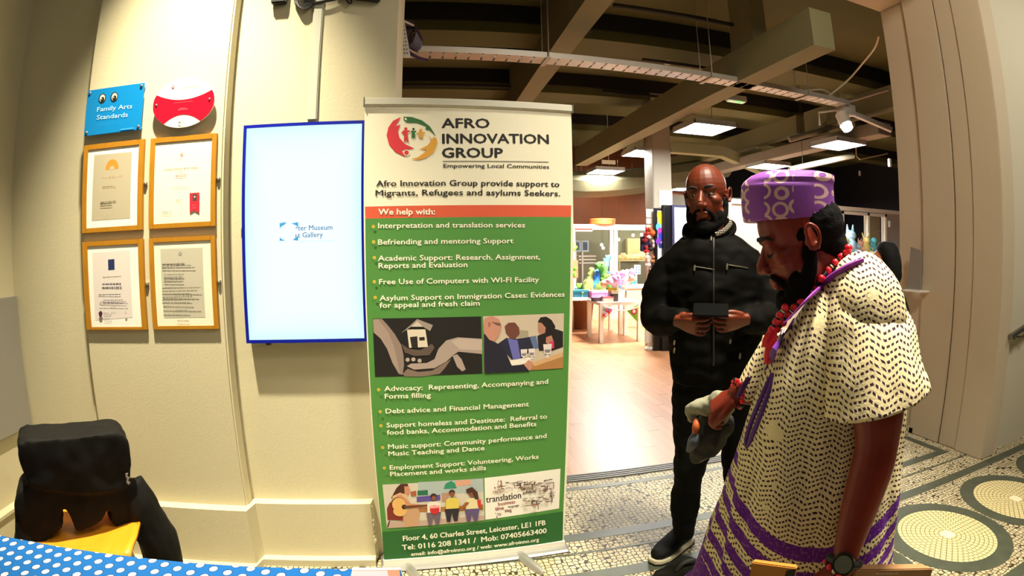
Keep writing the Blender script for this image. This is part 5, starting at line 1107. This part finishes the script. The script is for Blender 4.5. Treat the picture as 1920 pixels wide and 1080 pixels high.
tube(bm, cpts, .009, 8, 5, flat=2.4); obj('collar', bm, jm, t1)
bm = NB(); tube(bm, [F1.px(1364, 410, .0), F1.px(1370, 418, .03), F1.px(1358, 432, .075), F1.px(1342, 440, .095)], .006, 8, 5, flat=1.6)
ck = Mat('check_shirt', .8); a, b, c = ck.coord(); ck.colour(ck.mix(((a*110).frac()-.5).abs().gt(.3).mx(((c*110).frac()-.5).abs().gt(.32)), '#8f8678', '#2c2620')); obj('shirt_collar', bm, ck.m, t1, label='grey checked shirt collar')
bm = NB(); tube(bm, [on(JT, 1338, y_, .003) or F1.px(1338, y_, .15) for y_ in range(446, 690, 12)], .0035, 6); obj('front_zip', bm, mat('#3a362e', .4, .6), t1)
zm = mat('#b3ad98', .3, .9)
for (x_, y_, h) in ((1334,442,9), (1303,497,11), (1364,494,12), (1265,638,9), (1370,636,9), (1388,662,11), (1265,652,10)):
    p = on(JT, x_, y_, .006)
    if p: q_ = on(JT, x_-1, y_+h, .006) or p-Vector((0, 0, .02)); bm = NB(); tube(bm, [p, p.lerp(q_, .5), q_], [.003, .0045, .003], 6); obj('zip_pull', bm, zm, t1)
for pts in (((1302,500),(1340,506)), ((1366,497),(1402,503))):
    bm = NB(); tube(bm, [on(JT, pts[0][0]+(pts[1][0]-pts[0][0])*k/5, pts[0][1]+(pts[1][1]-pts[0][1])*k/5, .003) or F1.px(*pts[0], .15) for k in range(6)], .003, 6); obj('pocket_zip', bm, mat('#4a4436', .4, .6), t1)
# trousers
tm = mat('#060605', .8, spec=.1, vary=.2, bscale=8)
bm = NB(); loft(bm, [F1.row(*a) for a in ((690,1262,1424,.125),(720,1260,1426,.125),(760,1261,1424,.11))])
loft(bm, [F1.row(*a) for a in ((725,1260,1345,.11),(770,1260,1346,.10),(815,1261,1342,.092,.01),(850,1265,1336,.085,.02),(868,1262,1328,.085,.025),(895,1264,1318,.08,.02),(925,1259,1314,.078,.01),(950,1257,1312,.076),(972,1258,1305,.07),(992,1262,1302,.066),(1003,1264,1299,.062))])
loft(bm, [F1.row(*a) for a in ((725,1340,1426,.11),(770,1346,1428,.10),(850,1352,1424,.085),(900,1358,1420,.08),(960,1364,1420,.072),(985,1368,1418,.068))])
body('trousers', bm, tm, t1, .0065, 3, folds(12, 12, 16, .008, 9))
# shoes
lacem = mat('#7d7868', .7)
def shoe(h, d):
    n = Vector((-d.y, d.x, 0)); up = Vector((0, 0, 1)); bm = NB()
    loft(bm, [ring(h+d*a+up*(z0+hh), n*w, up*hh, 18, 2.4) for a, w, hh, z0 in ((-.045, .026, .035, .03), (-.02, .040, .05, .022), (.05, .043, .05, .022), (.12, .048, .038, .022), (.18, .050, .028, .022), (.225, .038, .022, .022), (.245, .016, .014, .024))])
    loft(bm, [ring(h+d*.005+up*a, d*.045, n*.036, 18) for a in (.06, .13)])
    sh = body('sneaker', bm, mat('#090906', .7, spec=.2), t1, .005, 2)
    bm = NB(); out = [(-.055, .018), (-.045, .035), (0, .045), (.06, .046), (.13, .053), (.19, .054), (.235, .040), (.258, .018)]; o_ = [h+d*a+n*w for a, w in out]+[h+d*a-n*w for a, w in reversed(out)]
    prism(bm, [p+up*.010 for p in o_], up*.020); so = obj('rubber_sole', bm, mat('#d9d0b4', .6), sh, bevel=.003, label='cream rubber sole')
    bm = NB(); prism(bm, [p+up*.001 for p in o_], up*.009); obj('outsole', bm, mat('#1a1712', .7), sh, False)
    for k in range(5): bm = NB(); c = h+d*(.065+.022*k)+up*(.118-.0125*k); tube(bm, [c-n*.026-up*.008, c+up*.004, c+n*.026-up*.008], .0042, 6, 4); obj('lace', bm, lacem, sh)
shoe(heel, FD); shoe(heel2, FD2)
# phone
pt = thing('phone', 'dark phone held in both hands by the bald man', 'phone', PH)
PR = Matrix.Translation(PH) @ Matrix((F1.r, (-F1.f*.75+Vector((0, 0, .66))).normalized(), (F1.r.cross((-F1.f*.75+Vector((0, 0, .66))).normalized())))).transposed().to_4x4()
bm = NB(); cbox(bm, (0, .012, 0), (.128, .064, .009), PR); obj('case', bm, mat('#040404', .8, spec=.06), pt, bevel=.003)
for s in (-1, 1): bm = NB(); cbox(bm, (s*.050, .043, -.003), (.012, .004, .006), PR); obj('side_button', bm, mat('#1a1a1a', .6), pt, False)
# ---------------------------------------------------------------- the man in the robe
d_ = ray(1503, 450); h_ = math.hypot(d_.x, d_.y); F2 = Figure((d_.x/h_*1.28, d_.y/h_*1.28)); t2 = thing('person', 'man in a purple cap and cream patterned robe looking down beside red beads', 'person', F2.P, 'people in the hall')
skin2 = skinmat('skin_red_brown', '#6a1a08', '#7e240c')
fd = -F2.r*.965 + F2.f*.16; face2 = (fd*math.cos(math.radians(21)) - Vector((0, 0, 1))*math.sin(math.radians(21)))
M2 = head_matrix(F2.px(1504, 447), face2, 1.04)
bm = NB(); head(bm, M2, True); neck(bm, M2, F2.px(1578, 540, -.0), .058)
loft(bm, [F2.row(*a) for a in ((515,1555,1612,.07),(545,1525,1660,.13),(600,1500,1680,.15),(700,1465,1672,.16),(800,1440,1668,.16),(900,1430,1665,.16),(960,1430,1660,.15))])
AX = [((1628,560,.13), .060), ((1640,690,.17), .060), ((1645,765,.19), .056), ((1644,830,.20), .0455), ((1636,872,.21), .0445), ((1615,940,.23), .040), ((1597,1000,.25), .0325), ((1583,1052,.27), .0255)]
ap = [F2.px(*a) for a, _ in AX]; limb(bm, ap, [b for _, b in AX], 18, 4)
wr = ap[-1]; hand(bm, wr+(ap[-1]-ap[-2]).normalized()*.012, -F2.r*.62-Vector((0, 0, .62))+F2.f*.35, -F2.f*.1-Vector((0, 0, .5))+F2.r*.6, 1.02, (.35, .5, .4), .4, 1)
AX2 = [F2.px(1560, 570, -.14), F2.px(1470, 720, -.12), F2.px(1383, 738, -.06)]; limb(bm, AX2, [.055, .042, .028], 14)
hand(bm, AX2[2], -F2.r*.8-Vector((0, 0, .5)), F2.f*.3*-1-Vector((0, 0, .6))+F2.r*.4, .86, (.7, .9, .7), .7, -1)
for s in (-1, 1):
    a, b, c = F2.at(.06, s*.08, .80), F2.at(.055, s*.08, .45), F2.at(.06, s*.09, .09); limb(bm, [a, b, c], [.085, .06, .042], 14); limb(bm, [c-Vector((0, 0, .04)), c-F2.r*.17-Vector((0, 0, .055))], [.038, .028], 10)
b2 = body('body', bm, skin2, t2, .0033, 3)
eyes(M2, t2, closed=True); beard(M2, t2, hairm, 1.15)
bm = NB(); he(bm, M2, (-.026, 0, .018), (.079, .0785, .075)); he(bm, M2, (-.048, 0, -.035), (.046, .060, .05))
for s in (-1, 1): he(bm, M2, (.014, s*.064, .028), (.018, .010, .032)); he(bm, M2, (.004, s*.074, -.005), (.008, .006, .03))
hr = body('hair', bm, hairm, t2, .005, 2, folds(70, 70, 70, .0025))
for (a, b, c, e) in (((1560,414),(1566,405),(1574,408),(1575,412)), ((1560,424),(1568,420),(1572,426),(1567,429)), ((1556,430),(1560,436),(1566,434),(1568,428))):
    bm = NB(); tube(bm, [F2.px(*p, .02) for p in (a, b, c, e)], [.006, .006, .005, .003], 7, 4); obj('dreadlock', bm, hairm, hr)
for k in range(2):
    pass
# shoes under the robe
for s in (-1, 1):
    c = F2.at(.06, s*.09, 0); bm = NB(); d = -F2.r; n = F2.f
    loft(bm, [ring(c+d*a+Vector((0, 0, hh)), n*w, Vector((0, 0, hh)), 16, 2.4) for a, w, hh in ((-.06, .03, .035), (0, .045, .05), (.1, .05, .036), (.18, .042, .026), (.215, .018, .015))]); obj('shoe', bm, mat('#241a12', .5), t2)
# robe cloth
rb = Mat('robe_cloth', .8, .2); uu, vv, _ = rb.coord('UV')
wob = rb.noise(9., rb.join(uu, vv, 0.)); wx_ = uu + (wob-.5)*.05; wz_ = vv + (rb.noise(6., rb.join(vv, uu, 3.))-.5)*.04
zig = (((wx_/.056).frac()-.5).abs()-.25)*.027
ph = (wz_*1.0 + zig)/.0122
st = (ph.frac()-.5).abs().lt(.20)
dash = ((wx_*1.0 + wz_*.25)/.0088 + ph.floor()*.5).frac().lt(.64)
fade = rb.noise(16., rb.join(uu, vv, 5.)).gt(.33)
ink = st*dash*fade
spk = rb.noise(240., rb.join(uu, vv, 0.), 1)
cream = rb.mix(spk, '#f4e6bb', '#d2c08e'); base_c = rb.mix(ink, cream, rb.mix(rb.noise(40., rb.join(uu, vv, 1.)), '#2a1428', '#4a2c3c'))
uf = -.138; ur = .075
side = (uu+.02)*(uu+.02)*2.2*-1. ; qz = vv - (uu-ur)*(uu-ur)*2.1
b1 = ((qz-.775).abs()).lt(.018).mx((qz-.715).abs().lt(.016)).mx((qz-.655).abs().lt(.016)).mx((qz-.60).abs().lt(.013)).mx((qz-.545).abs().lt(.020))
fz = vv + uu*.50
b2_ = (((fz-.10)/.058).frac()).lt(.46)*fz.lt(.90)
b2_ = b2_.mx(fz.lt(.56))
isf = uu.lt(uf+.02)
bandm = isf*b2_ + (isf*-1.+1.)*b1
pur = rb.mix(rb.noise(120., rb.join(uu, vv, 2.), 2).gt(.58), '#5e1e8a', '#7d4a86')
rb.colour(rb.mix(bandm.clamp(), base_c, pur)).bump(rb.noise(180., rb.join(uu, vv, 0.), 2), .25, .003)
def cloth_uv(o, F):
    me = o.data; b = BASE[o.name]; uv = me.uv_layers.new(name='UVMap'); co = [((v.co+b-F.P).dot(F.r), v.co.z+b.z) for v in me.vertices]
    for l in me.loops: uv.data[l.index].uv = co[l.vertex_index]
bm = NB()
loft(bm, [F2.row(*a) for a in ((494,1572,1618,.055,.0),(506,1556,1640,.085,.01),(525,1540,1655,.115,.01),(550,1518,1672,.145),(590,1494,1684,.165),(640,1464,1690,.175),(700,1434,1692,.18),(760,1412,1692,.18),(820,1394,1692,.18),(900,1364,1690,.185),(980,1334,1684,.19),(1050,1308,1676,.195),(1078,1296,1672,.195))] + [ring(F2.at(-.02, 0, .42), F2.r*.29, F2.f*.21, 28), ring(F2.at(-.03, 0, .16), F2.r*.33, F2.f*.23, 28)])
limb(bm, [F2.px(1612,530,.06), F2.px(1626,565,.12), F2.px(1634,615,.14)], [.07, .078, .078], 16)
gath = folds(10, 10, 2.2, .016, 2); big = folds(5, 5, 3, .010, 8)
rob = body('robe', bm, rb.m, t2, .007, 4, lambda p: gath(p)*min(1, max(.15, (1.38-p.z)*2.2)) + big(p)*.6); cloth_uv(rob, F2)
# wide short sleeve
bm = NB()
SL = [ring(F2.px(*c), (F2.r*a+Vector((0, 0, dz))), F2.f*b, 30) for c, a, dz, b in (((1600,505,.04), .03, 0, .05), ((1620,545,.09), .072, -.01, .085), ((1634,600,.13), .092, -.01, .098), ((1640,660,.155), .098, .0, .105), ((1642,700,.17), .100, .015, .110), ((1643,730,.178), .103, .028, .114), ((1643,752,.182), .105, .034, .117))]
loft(bm, SL, cap=False); bmesh.ops.recalc_face_normals(bm, faces=bm.faces[:]); bmesh.ops.subdivide_edges(bm, edges=bm.edges[:], cuts=3, use_grid_fill=True, smooth=.0)
fs = folds(11, 11, 5, .009, 5)
bm.normal_update(); nn = [(v, v.normal.copy()) for v in bm.verts]
for v, n_ in nn: v.co += n_*fs(v.co)
sl = obj('sleeve', bm, rb.m, t2); cloth_uv(sl, F2); sl.modifiers.new('th', 'SOLIDIFY').thickness = .005
bm = NB(); loft(bm, [ring(F2.px(*c), F2.r*a+Vector((0, 0, .01)), F2.f*b, 20) for c, a, b in (((1500,620,-.12), .09, .08), ((1455,690,-.12), .085, .08), ((1412,735,-.09), .055, .06), ((1402,744,-.085), .052, .056))]); sl2 = body('sleeve', bm, rb.m, t2, .007, 3); cloth_uv(sl2, F2)
RT = bvh(rob); purple = mat('#7a1f8c', .6, vary=.2, bscale=40)
def onr(x_, y_, lift=.004, v=.16): return on(RT, x_, y_, lift) or F2.px(x_, y_, v)
bm = NB(); tube(bm, [onr(x_, y_, .002) for x_, y_ in ((1470,606),(1492,584),(1515,560),(1540,538),(1563,519),(1585,505),(1603,496),(1618,489))], [.003, .004, .007, .012, .015, .015, .013, .008], 8, 4, flat=.5); obj('neck_trim', bm, purple, t2, label='purple band around the neckline')
bm = NB()
for pts in ([(1448,700),(1438,722),(1424,756),(1410,790),(1400,822),(1398,838)], [(1449,700),(1444,728),(1432,764),(1418,800),(1406,828),(1399,840)]): tube(bm, [onr(x_, y_, .002) for x_, y_ in pts], [.004, .006, .007, .007, .006, .003], 8, 4)
obj('chest_trim', bm, mat('#4e1a78', .6), t2, label='narrow purple stitched slit on the front')
bm = NB(); tube(bm, [onr(x_, y_, .002) for x_, y_ in ((1488,598),(1478,618),(1466,636),(1452,656),(1444,680),(1436,694))], [.003, .009, .010, .009, .006, .003], 8, 4, flat=.4); obj('neck_trim', bm, mat('#5c1c8a', .6, vary=.3, bscale=80), t2)
bm = NB(); tube(bm, [F2.px(1405, 708, -.03), F2.px(1392, 728, -.02), F2.px(1384, 745, -.01)], [.012, .014, .009], 8, 4, flat=.5); obj('cuff_trim', bm, mat('#4e1a78', .6), t2)
# cap
cp = Mat('cap_cloth', .65, .3); cu_, cv_, _ = cp.coord('UV')
v2 = cp.join(cu_*1.0, cv_*1.15, 0.); e_ = (G(cp.nt, cp.vor(25., v2, feature='F1', rnd=.28))-.41).abs(); n_ = cp.noise(5., cp.join(cu_, cv_, 0.)); wv = ((cv_/.0022).frac()-.5).abs().lt(.32); wv2 = (((cu_+cv_*.3)/.0024).frac()-.5).abs().lt(.36)
col2 = (((cu_+.035)/.11).frac()).lt(.62)
ln = e_.lt(.085)*wv2*col2
cp.colour(cp.mix(ln, cp.mix(wv, '#6a3096', cp.mix(n_, '#8442a8', '#9c58a4')), '#e6c4ae')).bump(wv, .1, .002)
bm = NB()
loft(bm, [F2.row(*a) for a in ((414,1397,1566,.082,.0,44),(412,1394,1568,.086,.0,44),(395,1391,1566,.088,.0,44),(370,1389,1564,.088,.0,44),(352,1390,1563,.087,.0,44),(349,1390,1563,.084,.0,44),(340,1396,1565,.084,.0,44),(331,1408,1564,.074,.0,44),(325,1422,1545,.055,.0,44),(321,1440,1500,.03,.0,44)) for a in [a]])
for v in bm.verts:   # tilt of the brim and the dented crown
    u = (v.co-F2.P).dot(F2.r); c0 = F2.px(1480, 400); uc = (c0-F2.P).dot(F2.r); v.co.z += .0475*(u-uc)*(1 if v.co.z < 1.53 else .3)
bmesh.ops.subdivide_edges(bm, edges=bm.edges[:], cuts=2, use_grid_fill=True, smooth=.3)
cap_ = obj('cap', bm, cp.m, t2, label='tall purple woven cap with cream loops')
me = cap_.data; uv = me.uv_layers.new(name='UVMap'); cc = F2.px(1480, 370); b = BASE[cap_.name]
for l in me.loops:
    p = me.vertices[l.vertex_index].co + b - cc; uv.data[l.index].uv = (p.dot(F2.r)*1.0 + .25*p.dot(F2.f), p.z + .4*(p.dot(F2.f) if p.z > .055 else 0))
# necklace of beads
red, blk, wht = mat('#e0182c', .35), mat('#0c0a0a', .3), mat('#e8dcc4', .35)
NK = [(1591,465),(1588,474),(1578,482),(1566.5,493),(1552.6,507),(1540,522),(1528,537),(1514,551.5),(1501,565),(1489,577),(1478,591),(1468,605),(1457,617)]
NK2 = [(1472,577),(1462,591),(1455,604),(1447,618)]
HT = bvh(b2)
def onb(x_, y_):
    c = [h for h in (on(RT, x_, y_, .012), on(HT, x_, y_, .012)) if h is not None]
    return min(c, key=lambda p: (p-ORI).length) if c else F2.px(x_, y_, .06)
pts = [onb(*p) for p in NK]; dd = [(p-ORI).length for p in pts]
for _ in range(3): dd = [(dd[max(0, i-1)]+2*dd[i]+dd[min(len(dd)-1, i+1)])/4 for i in range(len(dd))]
dd = [min(a, (b_-ORI).length) for a, b_ in zip(dd, pts)]
pts = [ORI+ray(*p)*k for p, k in zip(NK, dd)]; pts2 = [ORI+ray(*p)*(dd[10]-.012) for p in NK2]
bm = NB(); tube(bm, pts, .0022, 6, 3); tube(bm, pts2, .0022, 6, 3); string = obj('necklace', bm, blk, t2, label='long necklace of red, black and white beads')
def bead(p, m, r, name='bead', par=None):
    bm = NB(); ell(bm, p, (r, r, r*.92), Matrix.Rotation(random.uniform(0, 3), 3, 'Y'), 10); obj(name, bm, m, par or string)
for P_ in (pts, pts2):
    for i, p in enumerate(P_):
        bead(p, red, .0095)
        if i+1 < len(P_):
            q_ = P_[i+1]
            for k, f_ in enumerate((.36, .5, .64)): bead(p.lerp(q_, f_), wht if (k == 1 and i % 3 == 0) else blk, .0062)
for a, b_ in (((1455,612),(1432,650)), ((1452,628),(1437,682))):
    A0, B0 = ORI+ray(*a)*(dd[-1]-.01), ORI+ray(*b_)*(dd[-1]-.005); bm = NB(); tube(bm, [A0, A0.lerp(B0, .3), A0.lerp(B0, .7), B0], [.006, .011, .0115, .006], 8, 4); obj('red_tassel', bm, red, string)
# wrist things
WD = (ap[-1]-ap[-2]).normalized(); wc = ap[-1]
def around(c, ax, r, n, k0=0): 
    u = ax.orthogonal().normalized(); v = ax.cross(u); return [c+u*r*math.cos(2*PI*(i+k0)/n)+v*r*math.sin(2*PI*(i+k0)/n) for i in range(n)]
bm = NB(); rg = around(wc, WD, .031, 25); tube(bm, rg+[rg[0], rg[1]], .009, 8, flat=1.0); wt = obj('watch_strap', bm, mat('#10100e', .5), t2)
vd = (ORI-wc).normalized(); vd = (vd-WD*vd.dot(WD)).normalized(); c = wc+vd*.036
bm = NB(); cyl(bm, c-vd*.008, c+vd*.006, .0235, 28, .0215); wf = obj('watch_case', bm, mat('#1c1e16', .3, .5), wt)
bm = NB(); cyl(bm, c+vd*.006, c+vd*.0072, .018, 28); obj('watch_face', bm, mat('#5a5c4e', .2), wf, label='dull grey watch face')
bm = NB(); rg = around(wc+WD*.026-F2.r*.004, (WD-F2.r*.55).normalized(), .036, 16); tube(bm, rg+[rg[0]], .002, 6); br = obj('bracelet', bm, blk, t2, label='bracelet of red, black and white beads')
for i, p in enumerate(rg): bead(p, red if i % 2 == 0 else (wht if i % 4 == 1 else blk), .0075 if i % 2 == 0 else .0055, 'bead', br)
ax = (AX2[2]-AX2[1]).normalized(); rg = around(AX2[2]-ax*.0, ax, .034, 14); bm = NB(); tube(bm, rg+[rg[0]], .002, 6); br2 = obj('bracelet', bm, blk, t2)
for i, p in enumerate(rg): bead(p, red if i % 3 else blk, .0075, 'bead', br2)
# grey cloth bag in the far hand
gp = lambda x_, y_, v=-.10: F2.px(x_, y_, v)
t = thing('cloth_bag', 'crumpled grey cloth bag hanging from the robed man hand', 'bag', gp(1335, 770)); bm = NB()
tube(bm, [gp(1368,752), gp(1352,758), gp(1330,764), gp(1306,764), gp(1294,772), gp(1300,790)], [.03, .035, .028, .02, .014, .008], 12, 4, flat=1.3); tube(bm, [gp(1352,745), gp(1350,770), gp(1358,792)], [.008, .03, .014], 10, 4)
body('folded_cloth', bm, mat('#8d8b74', .85, vary=.35, bscale=25), t, .006, 2, folds(24, 24, 24, .010))
bm = NB(); tube(bm, [gp(1350,780,-.12), gp(1335,810,-.12), gp(1318,840,-.12), gp(1308,868,-.12)], [.045, .05, .04, .015], 12, 4); body('bag_body', bm, mat('#1c1b18', .8), t, .007, 2, folds(18, 18, 18, .012), label='dark lower half')
bm = NB(); tube(bm, [gp(1306,785,-.08), gp(1305,800,-.07), gp(1303,812,-.07)], [.006, .011, .007], 8, 3); obj('orange_tag', bm, mat('#b8561e', .6), t); bm = NB(); tube(bm, [gp(1306,812,-.075), gp(1300,828,-.07), gp(1290,846,-.075)], [.010, .016, .007], 8, 3); obj('blue_grey_flap', bm, mat('#4c525c', .6), t)
# ---------------------------------------------------------------- boxes at the front
def carton(pa, pb, back, z, dz, hx, label):
    a, b = onZ(*pa, z), onZ(*pb, z); k = onZ(*back, z)-b; c, d = b+k, a+k
    t = thing('cardboard_box', label, 'box', ((a.x+c.x)/2, (a.y+c.y)/2, z-dz)); bm = NB(); prism(bm, [a, b, c, d], (0, 0, -dz)); obj('carton', bm, mat(hx, .6, vary=.12, bscale=30), t, False, bevel=.002); return t, a, b
t, a, b = carton((1605,1068), (1751,1066), (1727,1056), .80, .17, '#a07448', 'brown cardboard box with small white lettering by the dark watch')
e_ = (b-a).normalized(); A = Art(a, e_); A.n = e_.cross(Vector((0, 0, 1))); w_ = (b-a).length
A.text('packsyrst', (w_*.30, -.011), (w_*.55, -.011), '#e8dcc8', .0045, .0); A.oval((w_*.275, -.009), (.002, .0022), '#e8dcc8', 8); A.oval((w_*.46, -.036), (.014, .010), '#3a2418', 14); A.done('lettering', t)
t, a, b = carton((1410,1054), (1493,1065), (1497,1058), .83, .16, '#b8771e', 'orange tan cardboard box under the robed man hand')
e_ = (b-a).normalized(); A = Art(a, e_); w_ = (b-a).length; A.poly([(w_*.80, -.008), (w_*1.0, -.002), (w_*1.0, -.05), (w_*.74, -.05)], '#1c120a'); A.done('slot', t)
# ---------------------------------------------------------------- the woman in the black headscarf
d_ = ray(1660, 490); h_ = math.hypot(d_.x, d_.y); F3 = Figure((d_.x/h_*3.3, d_.y/h_*3.3)); t3 = thing('person', 'woman in glasses and a black headscarf behind the robed man shoulder', 'person', F3.P, 'people in the hall')
M3 = head_matrix(F3.px(1660, 503), -F3.r*.93-F3.f*.25-Vector((0, 0, .12)), .98); bm = NB(); head(bm, M3); neck(bm, M3, F3.px(1668, 560))
rows3 = ((552,1648,1688,.07),(575,1636,1698,.10),(640,1632,1690,.11),(760,1624,1662,.10))
loft(bm, [F3.row(y_, a+8, b-8, c-.015) for y_, a, b, c in rows3]); g = [F3.at(-.0, 0, .1+.0), ]
for s in (-1, 1): limb(bm, [F3.at(-.03, s*.05, .66), F3.at(-.045, s*.05, .08)], [.05, .04], 12)
for s, v in ((-1, .09), (1, -.09)): limb(bm, [F3.px(1664+s*12, 590, v*.5), F3.px(1654+s*8, 690, v*.4), F3.px(1646, 740, v*.3)], [.04, .035, .028], 12)
body('body', bm, mat('#a5603c', .5), t3, .006, 3); eyes(M3, t3)
cloth = mat('#0b0a0a', .8, spec=.2); bm = NB()
loft(bm, [F3.row(*a) for a in ((453,1652,1670,.05),(456,1646,1677,.075),(465,1643,1684,.10),(480,1649,1688,.112),(500,1655,1690,.115),(520,1655,1690,.112),(537,1652,1684,.10),(552,1644,1688,.10),(566,1640,1696,.11))])
body('headscarf', bm, cloth, t3, .007, 4, folds(9, 9, 9, .006))
bm = NB(); loft(bm, [F3.row(*a) for a in ((545,1650,1688,.09),(556,1636,1699,.12),(580,1628,1707,.145),(640,1620,1706,.145),(760,1606,1680,.15),(860,1596,1664,.16))]+[ring(F3.at(-.06, 0, .03), F3.r*.15, F3.f*.18, 28)]); body('long_coat', bm, cloth, t3, .009, 4, folds(6, 6, 3, .012))
bm = NB(); g = [M3 @ Vector(p) for p in ((.098, .012, .002), (.100, .032, .004), (.088, .055, .004), (.02, .082, .004))]; tube(bm, g, .0025, 6)
for s in (-1, 1): rg = [M3 @ Vector((.098-.006*abs(math.cos(a)), s*.034+.022*math.cos(a), .0+.018*math.sin(a))) for a in [2*PI*i/14 for i in range(15)]]; tube(bm, rg, .0025, 6)
obj('glasses', bm, mat('#4a4644', .3, .5), t3)
